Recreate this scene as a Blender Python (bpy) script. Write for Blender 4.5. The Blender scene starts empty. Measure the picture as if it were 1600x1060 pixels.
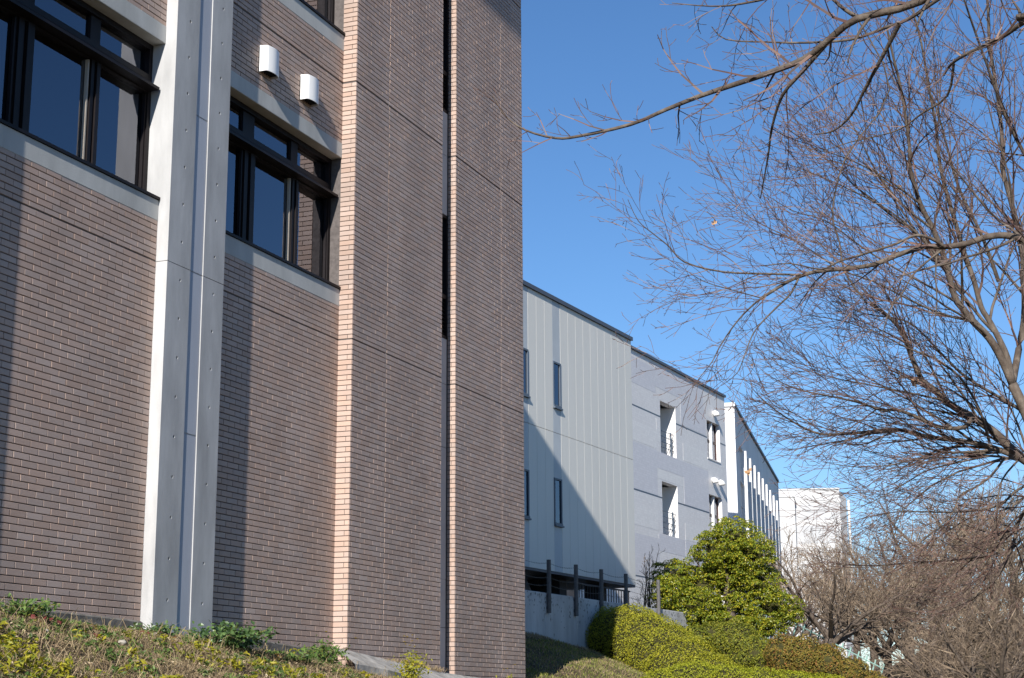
import bpy, math, random
import numpy as np
from mathutils import Vector, Matrix

S = bpy.context.scene
COL = S.collection
PI = math.pi
R = math.radians
rng = np.random.default_rng(7)

# ------------------------------------------------------------------ camera, sky, sun, exposure
EYE = (0.0, 0.0, 1.6)
cam_d = bpy.data.cameras.new("camera")
cam = bpy.data.objects.new("camera", cam_d)
COL.objects.link(cam)
cam_d.sensor_width = 36.0
cam_d.lens = 36.0 * 2578.0 / 1600.0
cam_d.clip_start = 0.1
cam_d.clip_end = 5000.0
Rm = Matrix(((0.99998732, 0.00503641, 0.0), (0.00110022, -0.21845007, -0.97584751), (-0.00491477, 0.97583513, -0.21845285)))
cam.matrix_world = Matrix.Translation(EYE) @ Rm.to_4x4()
S.camera = cam

HEAD = 21.64                      # heading of the brick facade, degrees from +Y towards +X
SUN_EL, SUN_HEAD = 28.2, 21.64 - 9.2   # light travels along SUN_HEAD
world = bpy.data.worlds.new("World")
S.world = world
world.use_nodes = True
wn = world.node_tree.nodes
sky = wn.new("ShaderNodeTexSky")
sky.sky_type = 'NISHITA'
sky.sun_disc = False
sky.sun_elevation = R(SUN_EL)
sky.sun_rotation = R(SUN_HEAD + 180.0)
sky.altitude = 50.0
sky.air_density = 1.0
sky.dust_density = 0.0
sky.ozone_density = 6.0
hsv = wn.new("ShaderNodeHueSaturation")
hsv.inputs["Saturation"].default_value = 1.08
world.node_tree.links.new(sky.outputs[0], hsv.inputs["Color"])
tint = wn.new("ShaderNodeMix")
tint.data_type = 'RGBA'
tint.blend_type = 'MULTIPLY'
tint.inputs["Factor"].default_value = 1.0
tint.inputs["B"].default_value = (1.0, 0.965, 0.975, 1)
world.node_tree.links.new(hsv.outputs[0], tint.inputs["A"])
world.node_tree.links.new(tint.outputs["Result"], wn["Background"].inputs[0])
wn["Background"].inputs[1].default_value = 0.095

sun_d = bpy.data.lights.new("sun", 'SUN')
sun_d.energy = 5.0
sun_d.angle = R(0.55)
sun_d.color = (1.0, 0.955, 0.89)
sun = bpy.data.objects.new("sun", sun_d)
COL.objects.link(sun)
a_, e_ = R(SUN_HEAD), R(SUN_EL)
LDIR = Vector((math.sin(a_) * math.cos(e_), math.cos(a_) * math.cos(e_), -math.sin(e_)))
sun.location = (-20, -60, 40)
sun.rotation_euler = LDIR.to_track_quat('-Z', 'Y').to_euler()

S.view_settings.view_transform = 'Standard'
S.view_settings.look = 'None'
S.view_settings.exposure = 0.5
S.view_settings.gamma = 1.0
S.view_settings.use_curve_mapping = False
S.render.engine = 'CYCLES'
S.cycles.max_bounces = 6
S.cycles.transparent_max_bounces = 8

# ------------------------------------------------------------------ helpers: materials
def mat(name, base, rough=0.8, var=0.0, scale=3.0, detail=6.0, bump=0.0, bscale=60.0, spec=0.3,
        island=0.0, obrand=0.0, metallic=0.0, stretch=(1, 1, 1), col2=None, lo=0.35, hi=0.65, transl=0.0, ramp=None):
    """Principled material: noise mottling, per-piece variation, optional second colour by noise, fine bump."""
    m = bpy.data.materials.new(name)
    m.use_nodes = True
    nt = m.node_tree
    n, l = nt.nodes, nt.links
    p = n["Principled BSDF"]
    p.inputs["Roughness"].default_value = rough
    p.inputs["Specular IOR Level"].default_value = spec
    p.inputs["Metallic"].default_value = metallic
    tc = n.new("ShaderNodeTexCoord")
    mp = n.new("ShaderNodeMapping")
    mp.inputs["Scale"].default_value = stretch
    geo0 = n.new("ShaderNodeNewGeometry")
    l.new(geo0.outputs["Position"], mp.inputs[0])
    nz = n.new("ShaderNodeTexNoise")
    nz.inputs["Scale"].default_value = scale
    nz.inputs["Detail"].default_value = detail
    nz.inputs["Roughness"].default_value = 0.6
    l.new(mp.outputs[0], nz.inputs["Vector"])
    if ramp is not None:                      # colours picked per piece
        geo = n.new("ShaderNodeNewGeometry")
        cr = n.new("ShaderNodeValToRGB")
        els = cr.color_ramp.elements
        for i, (pos, c) in enumerate(ramp):
            e = els[i] if i < 2 else els.new(pos)
            e.position = pos
            e.color = (*c, 1)
        l.new(geo.outputs["Random Per Island"], cr.inputs[0])
        col = cr.outputs[0]
    else:
        mix = n.new("ShaderNodeMix")
        mix.data_type = 'RGBA'
        mr = n.new("ShaderNodeMapRange")
        mr.inputs["From Min"].default_value = lo
        mr.inputs["From Max"].default_value = hi
        l.new(nz.outputs[0], mr.inputs[0])
        l.new(mr.outputs[0], mix.inputs["Factor"])
        if col2 is None:
            A = tuple(c * (1 - var) for c in base)
            B = tuple(c * (1 + var) for c in base)
        else:
            A, B = base, col2
        mix.inputs["A"].default_value = (*A, 1)
        mix.inputs["B"].default_value = (*B, 1)
        col = mix.outputs["Result"]
    if island or obrand:
        geo2 = n.new("ShaderNodeNewGeometry")
        oi = n.new("ShaderNodeObjectInfo")
        ad = n.new("ShaderNodeMath"); ad.operation = 'ADD'
        l.new(geo2.outputs["Random Per Island"], ad.inputs[0])
        l.new(oi.outputs["Random"], ad.inputs[1])
        fr = n.new("ShaderNodeMath"); fr.operation = 'FRACT'
        l.new(ad.outputs[0], fr.inputs[0])
        hs = n.new("ShaderNodeHueSaturation")
        mr2 = n.new("ShaderNodeMapRange")
        k = max(island, obrand)
        mr2.inputs["To Min"].default_value = 1 - k
        mr2.inputs["To Max"].default_value = 1 + k
        l.new(fr.outputs[0], mr2.inputs[0])
        l.new(mr2.outputs[0], hs.inputs["Value"])
        wv = n.new("ShaderNodeMath"); wv.operation = 'MULTIPLY'; wv.inputs[1].default_value = 7.31
        l.new(fr.outputs[0], wv.inputs[0])
        fr2 = n.new("ShaderNodeMath"); fr2.operation = 'FRACT'
        l.new(wv.outputs[0], fr2.inputs[0])
        mr3 = n.new("ShaderNodeMapRange")
        mr3.inputs["To Min"].default_value = 1 - 1.6 * k
        mr3.inputs["To Max"].default_value = 1 + 1.2 * k
        l.new(fr2.outputs[0], mr3.inputs[0])
        l.new(mr3.outputs[0], hs.inputs["Saturation"])
        l.new(col, hs.inputs["Color"])
        col = hs.outputs[0]
    l.new(col, p.inputs["Base Color"])
    if bump:
        nb = n.new("ShaderNodeTexNoise")
        nb.inputs["Scale"].default_value = bscale
        nb.inputs["Detail"].default_value = 5
        l.new(geo0.outputs["Position"], nb.inputs["Vector"])
        b = n.new("ShaderNodeBump")
        b.inputs["Strength"].default_value = bump
        b.inputs["Distance"].default_value = 0.01
        l.new(nb.outputs[0], b.inputs["Height"])
        l.new(b.outputs[0], p.inputs["Normal"])
    if transl:
        tr = n.new("ShaderNodeBsdfTranslucent")
        l.new(col, tr.inputs["Color"])
        ms = n.new("ShaderNodeMixShader")
        ms.inputs[0].default_value = transl
        l.new(p.outputs[0], ms.inputs[1])
        l.new(tr.outputs[0], ms.inputs[2])
        l.new(ms.outputs[0], n["Material Output"].inputs[0])
    return m

def glass_mat(name, tint, ior):
    m = bpy.data.materials.new(name)
    m.use_nodes = True
    n, l = m.node_tree.nodes, m.node_tree.links
    n.remove(n["Principled BSDF"])
    t = n.new("ShaderNodeBsdfTransparent"); t.inputs[0].default_value = (*tint, 1)
    g = n.new("ShaderNodeBsdfGlossy"); g.inputs["Roughness"].default_value = 0.004; g.inputs[0].default_value = (0.82, 0.85, 0.96, 1)
    f = n.new("ShaderNodeFresnel"); f.inputs[0].default_value = ior
    x = n.new("ShaderNodeMixShader")
    l.new(f.outputs[0], x.inputs[0]); l.new(t.outputs[0], x.inputs[1]); l.new(g.outputs[0], x.inputs[2])
    l.new(x.outputs[0], n["Material Output"].inputs[0])
    return m

def tile_mat(name, base, line, tw, th, rough=0.5):
    """Very fine far-off tiling: only colour."""
    m = bpy.data.materials.new(name)
    m.use_nodes = True
    n, l = m.node_tree.nodes, m.node_tree.links
    p = n["Principled BSDF"]
    tc = n.new("ShaderNodeTexCoord")
    sp = n.new("ShaderNodeSeparateXYZ"); cb = n.new("ShaderNodeCombineXYZ")
    l.new(tc.outputs["Object"], sp.inputs[0])
    ad = n.new("ShaderNodeMath"); ad.operation = 'ADD'
    l.new(sp.outputs[0], ad.inputs[0]); l.new(sp.outputs[1], ad.inputs[1])
    l.new(ad.outputs[0], cb.inputs[0]); l.new(sp.outputs[2], cb.inputs[1])
    b = n.new("ShaderNodeTexBrick")
    b.inputs["Scale"].default_value = 1.0
    b.inputs["Brick Width"].default_value = tw
    b.inputs["Row Height"].default_value = th
    b.inputs["Mortar Size"].default_value = th * 0.09
    b.inputs["Color1"].default_value = (*base, 1)
    b.inputs["Color2"].default_value = (*[c * 0.9 for c in base], 1)
    b.inputs["Mortar"].default_value = (*line, 1)
    l.new(cb.outputs[0], b.inputs["Vector"])
    l.new(b.outputs[0], p.inputs["Base Color"])
    p.inputs["Roughness"].default_value = rough
    return m

M = {}
M['brick'] = mat("brick_tile", (0.45, 0.33, 0.27), 0.55, var=0.10, scale=1.0, detail=9.0, bump=0.25, bscale=140, stretch=(1, 1, 0.35), island=0.085, obrand=0.085, spec=0.35)
M['mortar'] = mat("mortar", (0.12, 0.105, 0.10), 0.95, var=0.2, scale=20)
M['sealant'] = mat("sealant", (0.55, 0.47, 0.40), 0.8, var=0.08)
M['brickfar'] = tile_mat("brick_tile_unseen", (0.465, 0.335, 0.262), (0.17, 0.15, 0.14), 0.25, 0.0702)
M['concrete'] = mat("column_concrete", (0.415, 0.415, 0.415), 0.8, var=0.17, scale=2.6, bump=0.12, bscale=45, stretch=(1, 1, 0.28), spec=0.25)
M['band'] = mat("band_concrete", (0.47, 0.47, 0.45), 0.85, var=0.13, scale=2.2, bump=0.15, bscale=50, stretch=(1, 1, 0.3), spec=0.2)
M['colpanel'] = mat("column_panel_paint", (0.40, 0.42, 0.47), 0.5, var=0.03, scale=2)
M['bronze'] = mat("bronze_frame", (0.010, 0.0075, 0.0085), 0.5, var=0.1, scale=8, spec=0.2)
M['bronzesunlit'] = mat("sash_edge", (0.40, 0.35, 0.29), 0.4, var=0.1)  # sunlight on the middle sash edge put into a paler colour
M['glass'] = glass_mat("window_glass", (0.72, 0.76, 0.74), 2.6)
M['glass_far'] = glass_mat("far_window_glass", (0.45, 0.5, 0.55), 2.0)
M['curtain'] = mat("curtain_cloth", (0.78, 0.74, 0.60), 0.9, var=0.05)
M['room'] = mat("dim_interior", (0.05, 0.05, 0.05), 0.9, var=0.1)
M['hood'] = mat("white_enamel", (0.78, 0.78, 0.77), 0.35, var=0.02, spec=0.5)
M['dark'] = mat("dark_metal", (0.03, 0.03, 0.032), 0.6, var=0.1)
M['slot'] = mat("slot_panel_metal", (0.46, 0.46, 0.46), 0.5, var=0.06, scale=1.0)
M['plinth'] = mat("plinth_mortar", (0.15, 0.14, 0.125), 0.95, var=0.35, scale=7, bump=0.4, bscale=30)
M['kerb'] = mat("kerb_concrete", (0.36, 0.34, 0.31), 0.95, var=0.28, scale=5, bump=0.5, bscale=35)
M['siding'] = mat("metal_siding", (0.71, 0.69, 0.63), 0.45, var=0.025, scale=1.2, obrand=0.012, spec=0.35, stretch=(1, 1, 0.2))
M['stripe'] = mat("siding_stripe", (0.47, 0.50, 0.52), 0.45, var=0.05, scale=1.5, spec=0.35)
M['seam'] = mat("siding_seam", (0.72, 0.715, 0.69), 0.5, var=0.03)
M['trim'] = mat("dark_roof_trim", (0.075, 0.085, 0.11), 0.45, var=0.08)
M['grayframe'] = mat("slate_window_frame", (0.10, 0.125, 0.16), 0.45, var=0.05)
M['lavA'] = tile_mat("lavender_tile", (0.80, 0.775, 0.755), (0.71, 0.69, 0.675), 0.16, 0.10)
M['lavB'] = tile_mat("lavender_tile_dark", (0.705, 0.69, 0.71), (0.62, 0.61, 0.63), 0.16, 0.10)
M['lavC'] = tile_mat("lavender_tile_pale", (0.82, 0.80, 0.775), (0.74, 0.72, 0.70), 0.16, 0.10)
M['white'] = mat("white_wall_paint", (0.74, 0.735, 0.73), 0.7, var=0.07, scale=0.6, stretch=(1, 1, 0.4))
M['whitepanel'] = mat("white_panel", (0.78, 0.77, 0.76), 0.6, var=0.06, scale=0.5)
M['brownframe'] = mat("maroon_frame", (0.06, 0.025, 0.025), 0.5)
M['whiteframe'] = mat("white_frame", (0.75, 0.75, 0.74), 0.4)
M['retain'] = mat("retaining_concrete", (0.50, 0.50, 0.50), 0.9, var=0.16, scale=2.5, bump=0.3, bscale=25, stretch=(1, 1, 0.25))
M['stain'] = mat("lichen_stain", (0.09, 0.09, 0.085), 0.95)
M['post'] = mat("post_steel", (0.115, 0.11, 0.11), 0.6, var=0.15, scale=12)
M['wire'] = mat("barbed_wire", (0.12, 0.115, 0.11), 0.6)
M['teal'] = mat("teal_paint", (0.26, 0.42, 0.37), 0.5, var=0.08)
M['bark'] = mat("bark", (0.075, 0.056, 0.044), 0.95, scale=14, bump=0.6, bscale=55, col2=(0.165, 0.135, 0.108), lo=0.4, hi=0.68, stretch=(1, 1, 0.5))
M['barkdark'] = mat("bark_dark", (0.085, 0.065, 0.052), 0.95, scale=9, bump=0.6, bscale=40, col2=(0.17, 0.135, 0.105), lo=0.4, hi=0.7)
M['twig'] = mat("twig_bark", (0.17, 0.118, 0.095), 0.8, scale=1, island=0.25, ramp=[(0, (0.065, 0.038, 0.033)), (1, (0.20, 0.135, 0.11)), (0.6, (0.115, 0.07, 0.058))])
M['twigbg'] = mat("twig_bark_far", (0.2, 0.155, 0.125), 0.9, ramp=[(0, (0.085, 0.06, 0.042)), (1, (0.30, 0.23, 0.16)), (0.5, (0.17, 0.125, 0.088))])
M['hedge'] = mat("azalea_leaf", (0.1, 0.12, 0.02), 0.55, transl=0.25, ramp=[(0, (0.15, 0.165, 0.012)), (1, (0.46, 0.41, 0.03)), (0.45, (0.29, 0.295, 0.02)), (0.8, (0.38, 0.355, 0.025))])
M['hedgebright'] = mat("clipped_hedge_leaf", (0.1, 0.12, 0.02), 0.55, transl=0.28, ramp=[(0, (0.20, 0.24, 0.015)), (1, (0.42, 0.41, 0.03)), (0.5, (0.31, 0.335, 0.022))])
M['bush'] = mat("bush_leaf", (0.1, 0.12, 0.02), 0.55, transl=0.22, ramp=[(0, (0.08, 0.105, 0.014)), (1, (0.32, 0.29, 0.03)), (0.6, (0.19, 0.205, 0.02))])
M['redbush'] = mat("autumn_leaf", (0.1, 0.12, 0.02), 0.6, transl=0.22, ramp=[(0, (0.13, 0.12, 0.02)), (1, (0.34, 0.13, 0.045)), (0.5, (0.27, 0.18, 0.035)), (0.75, (0.19, 0.19, 0.03))])
M['evergreen'] = mat("evergreen_leaf", (0.1, 0.12, 0.02), 0.42, transl=0.25, spec=0.45, ramp=[(0, (0.08, 0.135, 0.012)), (1, (0.47, 0.37, 0.025)), (0.45, (0.20, 0.245, 0.018)), (0.85, (0.35, 0.335, 0.022))])
M['weed'] = mat("weed_leaf", (0.1, 0.12, 0.02), 0.5, transl=0.25, ramp=[(0, (0.05, 0.10, 0.025)), (1, (0.17, 0.25, 0.06)), (0.5, (0.095, 0.16, 0.035))])
M['spray'] = mat("yellow_green_spray", (0.1, 0.12, 0.02), 0.5, transl=0.3, ramp=[(0, (0.19, 0.21, 0.02)), (1, (0.44, 0.37, 0.03)), (0.5, (0.31, 0.30, 0.025))])
M['ivy'] = mat("ivy_leaf", (0.1, 0.12, 0.02), 0.4, transl=0.18, spec=0.5, ramp=[(0, (0.035, 0.075, 0.022)), (1, (0.13, 0.21, 0.06)), (0.5, (0.07, 0.13, 0.035))])
M['straw'] = mat("straw", (0.1, 0.12, 0.02), 0.8, transl=0.2, ramp=[(0, (0.20, 0.145, 0.075)), (1, (0.52, 0.42, 0.25)), (0.5, (0.36, 0.275, 0.155)), (0.75, (0.30, 0.21, 0.13))])
M['greengrass'] = mat("green_blade", (0.1, 0.12, 0.02), 0.7, transl=0.25, ramp=[(0, (0.10, 0.14, 0.025)), (1, (0.38, 0.36, 0.09)), (0.5, (0.20, 0.235, 0.045))])
M['redleaf'] = mat("fallen_red_leaf", (0.12, 0.025, 0.022), 0.6, var=0.3, scale=20)
M['deadleaf'] = mat("dead_leaf", (0.42, 0.25, 0.13), 0.7, var=0.2, scale=30)
M['yellow'] = mat("yellow_petal", (0.65, 0.45, 0.02), 0.6)
M['stone'] = mat("pebble", (0.36, 0.33, 0.28), 0.9, var=0.15, scale=15)

# ground: straw, soil and green patches
def ground_mat():
    m = bpy.data.materials.new("ground_cover")
    m.use_nodes = True
    n, l = m.node_tree.nodes, m.node_tree.links
    p = n["Principled BSDF"]; p.inputs["Roughness"].default_value = 0.95; p.inputs["Specular IOR Level"].default_value = 0.1
    tc = n.new("ShaderNodeTexCoord")
    def nz(s, d=6):
        t = n.new("ShaderNodeTexNoise"); t.inputs["Scale"].default_value = s; t.inputs["Detail"].default_value = d
        l.new(tc.outputs["Object"], t.inputs["Vector"]); return t
    def ramp(src, els):
        c = n.new("ShaderNodeValToRGB")
        for i, (pos, col) in enumerate(els):
            e = c.color_ramp.elements[i] if i < 2 else c.color_ramp.elements.new(pos)
            e.position = pos; e.color = (*col, 1)
        l.new(src, c.inputs[0]); return c
    a = ramp(nz(5.0, 10).outputs[0], [(0.3, (0.045, 0.034, 0.022)), (0.72, (0.17, 0.13, 0.08)), (0.5, (0.10, 0.075, 0.045))])
    b = ramp(nz(14.0, 8).outputs[0], [(0.35, (0.04, 0.045, 0.014)), (0.7, (0.12, 0.12, 0.035))])
    f = ramp(nz(0.9, 4).outputs[0], [(0.53, (0, 0, 0)), (0.75, (0.6, 0.6, 0.6))])
    x = n.new("ShaderNodeMix"); x.data_type = 'RGBA'
    l.new(f.outputs[0], x.inputs["Factor"]); l.new(a.outputs[0], x.inputs["A"]); l.new(b.outputs[0], x.inputs["B"])
    l.new(x.outputs["Result"], p.inputs["Base Color"])
    bp = n.new("ShaderNodeBump"); bp.inputs["Strength"].default_value = 0.8; bp.inputs["Distance"].default_value = 0.04
    l.new(nz(22, 6).outputs[0], bp.inputs["Height"]); l.new(bp.outputs[0], p.inputs["Normal"])
    return m
M['ground'] = ground_mat()

# ------------------------------------------------------------------ helpers: geometry
def set_mesh(name, V, Fq, material, smooth=False):
    """V (n,3), Fq: list of faces or int array (m,k)."""
    me = bpy.data.meshes.new(name)
    V = np.asarray(V, dtype=np.float32)
    if isinstance(Fq, np.ndarray):
        m, k = Fq.shape
        me.vertices.add(len(V)); me.vertices.foreach_set("co", V.ravel())
        me.loops.add(m * k); me.loops.foreach_set("vertex_index", Fq.astype(np.int32).ravel())
        me.polygons.add(m)
        me.polygons.foreach_set("loop_start", np.arange(0, m * k, k, dtype=np.int32))
        me.update(calc_edges=True)
    else:
        me.from_pydata([tuple(map(float, v)) for v in V], [], Fq)
    me.materials.append(material)
    me.polygons.foreach_set("use_smooth", np.full(len(me.polygons), bool(smooth)))
    return me

class Thing:
    """An Empty at a thing's base; parts are given in the frame (x along heading, y into the wall side, z up) and stored relative to it."""
    def __init__(s, name, label, cat, loc=(0, 0, 0), heading=90.0, origin=(0, 0, 0), group=None):
        s.e = bpy.data.objects.new(name, None)
        COL.objects.link(s.e)
        a = R(90.0 - heading)
        c, sn = math.cos(a), math.sin(a)
        s.o = np.array(origin, float)
        x, y, z = origin
        s.e.location = (loc[0] + c * x - sn * y, loc[1] + sn * x + c * y, loc[2] + z)
        s.e.rotation_euler = (0, 0, a)
        s.e.empty_display_size = 0.3
        s.e['label'] = label; s.e['category'] = cat
        if group: s.e['group'] = group
    def part(s, name, mb, material, parent=None, kind=None, smooth=False, label=None):
        V, F = mb.data()
        o = bpy.data.objects.new(name, set_mesh(name, V - s.o, F, material, smooth))
        COL.objects.link(o)
        o.parent = parent or s.e
        if kind: o['kind'] = kind
        if label: o['label'] = label
        return o

class MB:
    """Collects shapes into one mesh."""
    def __init__(s): s.V = []; s.F = []; s.n = 0
    def add(s, V, F):
        V = np.asarray(V, float)
        s.V.append(V); s.F += [tuple(i + s.n for i in f) for f in F]; s.n += len(V); return s
    def box(s, x0, x1, y0, y1, z0, z1):
        V = [(x, y, z) for x in (x0, x1) for y in (y0, y1) for z in (z0, z1)]
        return s.add(V, [(0, 1, 3, 2), (4, 6, 7, 5), (0, 4, 5, 1), (2, 3, 7, 6), (0, 2, 6, 4), (1, 5, 7, 3)])
    def bbox(s, x0, x1, y0, y1, z0, z1, b=0.006):
        """box with chamfered vertical and horizontal front edges (front is y0)"""
        V = [(x0, y1, z0), (x1, y1, z0), (x1, y1, z1), (x0, y1, z1),
             (x0, y0 + b, z0), (x1, y0 + b, z0), (x1, y0 + b, z1), (x0, y0 + b, z1),
             (x0 + b, y0, z0 + b), (x1 - b, y0, z0 + b), (x1 - b, y0, z1 - b), (x0 + b, y0, z1 - b)]
        return s.add(V, [(8, 9, 10, 11), (4, 5, 9, 8), (5, 6, 10, 9), (6, 7, 11, 10), (7, 4, 8, 11),
                         (0, 1, 5, 4), (1, 2, 6, 5), (2, 3, 7, 6), (3, 0, 4, 7), (3, 2, 1, 0)])
    def tube(s, pts, rad, k=8, cap=True):
        pts = [Vector(p) for p in pts]
        if not hasattr(rad, '__len__'): rad = [rad] * len(pts)
        V, F = [], []
        for i, p in enumerate(pts):
            d = (pts[min(i + 1, len(pts) - 1)] - pts[max(i - 1, 0)]).normalized()
            u = d.cross(Vector((0.31, 0.2, 0.93)))
            if u.length < 1e-3: u = d.cross(Vector((1, 0, 0)))
            u.normalize(); w = d.cross(u)
            for j in range(k):
                a = 2 * PI * j / k
                V.append(tuple(p + (u * math.cos(a) + w * math.sin(a)) * rad[i]))
        for i in range(len(pts) - 1):
            for j in range(k):
                F.append((i * k + j, i * k + (j + 1) % k, (i + 1) * k + (j + 1) % k, (i + 1) * k + j))
        if cap:
            F.append(tuple(range(k))[::-1]); F.append(tuple((len(pts) - 1) * k + j for j in range(k)))
        return s.add(V, F)
    def data(s): return np.concatenate(s.V), s.F

def tag(o, label=None, cat=None, kind=None, group=None):
    if label: o['label'] = label
    if cat: o['category'] = cat
    if kind: o['kind'] = kind
    if group: o['group'] = group
    return o

def plane_origin(head, p):
    a = R(head)
    return (-math.cos(a) * p, math.sin(a) * p, 0.0)

# ------------------------------------------------------------------ ground
SA, CA = math.sin(R(HEAD)), math.cos(R(HEAD))
def sstep(a, b, x):
    t = np.clip((x - a) / (b - a), 0, 1); return t * t * (3 - 2 * t)
ZU = [-60, 0, 8, 12.4, 13.5, 15, 18.6, 19.3, 20.2, 22, 23.5, 26, 28, 30, 32.6, 36, 42, 46, 60, 100]
ZZ = [2.9, 2.75, 2.6, 2.45, 2.36, 2.32, 2.10, 2.03, 1.93, 1.88, 1.88, 1.95, 2.65, 2.98, 3.12, 2.80, 2.70, 2.4, 2.6, 3.0]
EU = [-60, 24, 26, 28, 32, 36, 44, 60]
EV = [0.35, 0.35, 0.1, -1.7, -2.5, -2.3, -2.0, -2.0]
def height(x, y):
    x = np.asarray(x, float); y = np.asarray(y, float)
    u = x * SA + y * CA; v = x * CA - y * SA + 10.101
    zr = np.interp(u, ZU, ZZ); ed = np.interp(u, EU, EV)
    s = np.maximum(0, v - ed)
    bank = zr - 0.42 * (np.sqrt(s * s + 0.04) - 0.2)
    d = np.hypot(x, y); be = np.degrees(np.arctan2(x, np.maximum(y, 0.01)))
    base = 2.4 * sstep(45, 90, d) + 4.6 * sstep(10.5, 16, be) * sstep(58, 115, d) * (y > 0)
    base = base + 0.10 * np.sin(x * 0.9 + 1) * np.sin(y * 0.7)
    k = 0.25
    h = np.maximum(bank, base); q = np.abs(bank - base)
    return h + np.where(q < k, (k - q) ** 2 / (4 * k), 0) + 0.025 * np.sin(x * 2.1 + y * 1.3) + 0.02 * np.sin(x * 4.7 - y * 3.9)
def H(x, y): return float(height(x, y))
def uv(u, v):
    """facade coordinates to world"""
    w = v - 10.101
    return (SA * u + CA * w, CA * u - SA * w)

gx = np.concatenate([-np.geomspace(2500, 16, 20), np.linspace(-14, 16, 121), np.geomspace(18, 2500, 34)])
gy = np.concatenate([-np.geomspace(800, 12, 12), np.linspace(-8, 50, 195), np.geomspace(51, 3000, 60)])
X, Y = np.meshgrid(gx, gy, indexing='ij')
Zg = height(X, Y)
nx, ny = X.shape
idx = np.arange(nx * ny).reshape(nx, ny)
Fg = np.stack([idx[:-1, :-1], idx[1:, :-1], idx[1:, 1:], idx[:-1, 1:]], -1).reshape(-1, 4)
ground = bpy.data.objects.new("ground", set_mesh("ground", np.stack([X, Y, Zg], -1).reshape(-1, 3), Fg, M['ground'], True))
COL.objects.link(ground)
tag(ground, kind='structure')

# ------------------------------------------------------------------ brick building
FO = plane_origin(HEAD, 10.101)
B = Thing("brick_building", "tall brown brick building with grey concrete columns and dark framed windows", "building", FO, HEAD, (19.0, 0.0, 2.2))
CH = 3.722 / 53                   # course height
Z0 = 6.510                        # a floor joint
BL = 0.250                        # brick module
Y_BAY, Y_TOW, Y_COL = 0.21, 0.0, 0.048
U_C0, U_C1, U_T0 = 15.14, 16.33, 19.55
PITCH = 4.46
S0, S1, T1 = 22.52, 23.05, 25.965
ZTOP = 17.66

bricks = []     # (axis, a0, a1, plane, z0, z1, full)
def lay(axis, a0, a1, plane, zlo, zhi, phase=0.0, proud=0.010, cuts=()):
    k0 = math.floor((zlo - Z0) / CH) - 1
    k1 = math.ceil((zhi - Z0) / CH) + 1
    for k in range(k0, k1):
        z0 = Z0 + k * CH; z1 = z0 + CH
        lo = 0.0052; hi = 0.0052
        if k % 53 == 0 and k >= 0: lo = 0.016
        if k % 53 == 52 and k >= 0: hi = 0.014
        z0c, z1c = max(z0 + lo, zlo), min(z1 - hi, zhi)
        if z1c - z0c < 0.012: continue
        edges = [a0, *cuts, a1]
        for ea, eb in zip(edges[:-1], edges[1:]):
            ph = phase + (0.5 * BL if k % 2 else 0.0)
            j = math.floor((ea - ph) / BL)
            x = ph + j * BL
            while x < eb - 1e-6:
                xa, xb = max(x, ea), min(x + BL, eb)
                if xb - xa > 0.03:
                    ga = 0.004 if xa > ea + 1e-6 or ea == a0 else 0.007
                    gb = 0.004 if xb < eb - 1e-6 or eb == a1 else 0.007
                    if abs(xa - a0) < 1e-6: ga = 0.002
                    if abs(xb - a1) < 1e-6: gb = 0.002
                    full = (abs(xb - xa - BL) < 1e-6) and abs(z1c - z0c - (CH - 0.0104)) < 1e-6 and ga == 0.004 and gb == 0.004
                    bricks.append((axis, xa + ga, xb - gb, plane, z0c, z1c, full))
                x += BL

ZB_SILL0, ZB_SILL1, ZB_LIN0, ZB_LIN1 = 6.985, 7.225, 9.12, 9.335
def bay(u0, u1, ztop):
    ph = u1 % BL
    lay('x', u0, u1, Y_BAY, 2.15, ZB_SILL0, ph)
    lay('x', u0, u1, Y_BAY, ZB_LIN1, ZB_SILL0 + 3.722, ph)
    if ztop > 12: lay('x', u0, u1, Y_BAY, ZB_LIN1 + 3.722, ztop, ph)
bay(U_C1, U_T0, 14.3)
bay(U_C1 - PITCH, U_C0, 11.0)
lay('x', U_T0, S0, Y_TOW, 1.85, 14.6, 0.11, cuts=(20.592,))
lay('x', S1, T1, Y_TOW, 1.75, 14.6, 0.02, cuts=(24.952,))

BR_D = 0.012
def brick_shape(a0, a1, plane, z0, z1, axis, jit):
    b = 0.0022; y0 = plane - BR_D + jit; y1 = plane + 0.002
    if axis == 'x':
        V = [(a0, y1, z0), (a1, y1, z0), (a1, y1, z1), (a0, y1, z1), (a0, y0 + b, z0), (a1, y0 + b, z0), (a1, y0 + b, z1), (a0, y0 + b, z1),
             (a0 + 0.0038, y0, z0 + b), (a1 - 0.0038, y0, z0 + b), (a1 - 0.0038, y0, z1 - b), (a0 + 0.0038, y0, z1 - b)]
    else:   # faces -x; plane is the x of the wall, a runs along y (from a0 near to a1 deep)
        V = [(y1, a1, z0), (y1, a0, z0), (y1, a0, z1), (y1, a1, z1), (y0 + b, a1, z0), (y0 + b, a0, z0), (y0 + b, a0, z1), (y0 + b, a1, z1),
             (y0, a1 - b, z0 + b), (y0, a0 + b, z0 + b), (y0, a0 + b, z1 - b), (y0, a1 - b, z1 - b)]
    return V
BF = np.array([(8, 9, 10, 11), (4, 5, 9, 8), (5, 6, 10, 9), (6, 7, 11, 10), (7, 4, 8, 11), (0, 1, 5, 4), (1, 2, 6, 5), (2, 3, 7, 6), (3, 0, 4, 7)])

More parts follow.
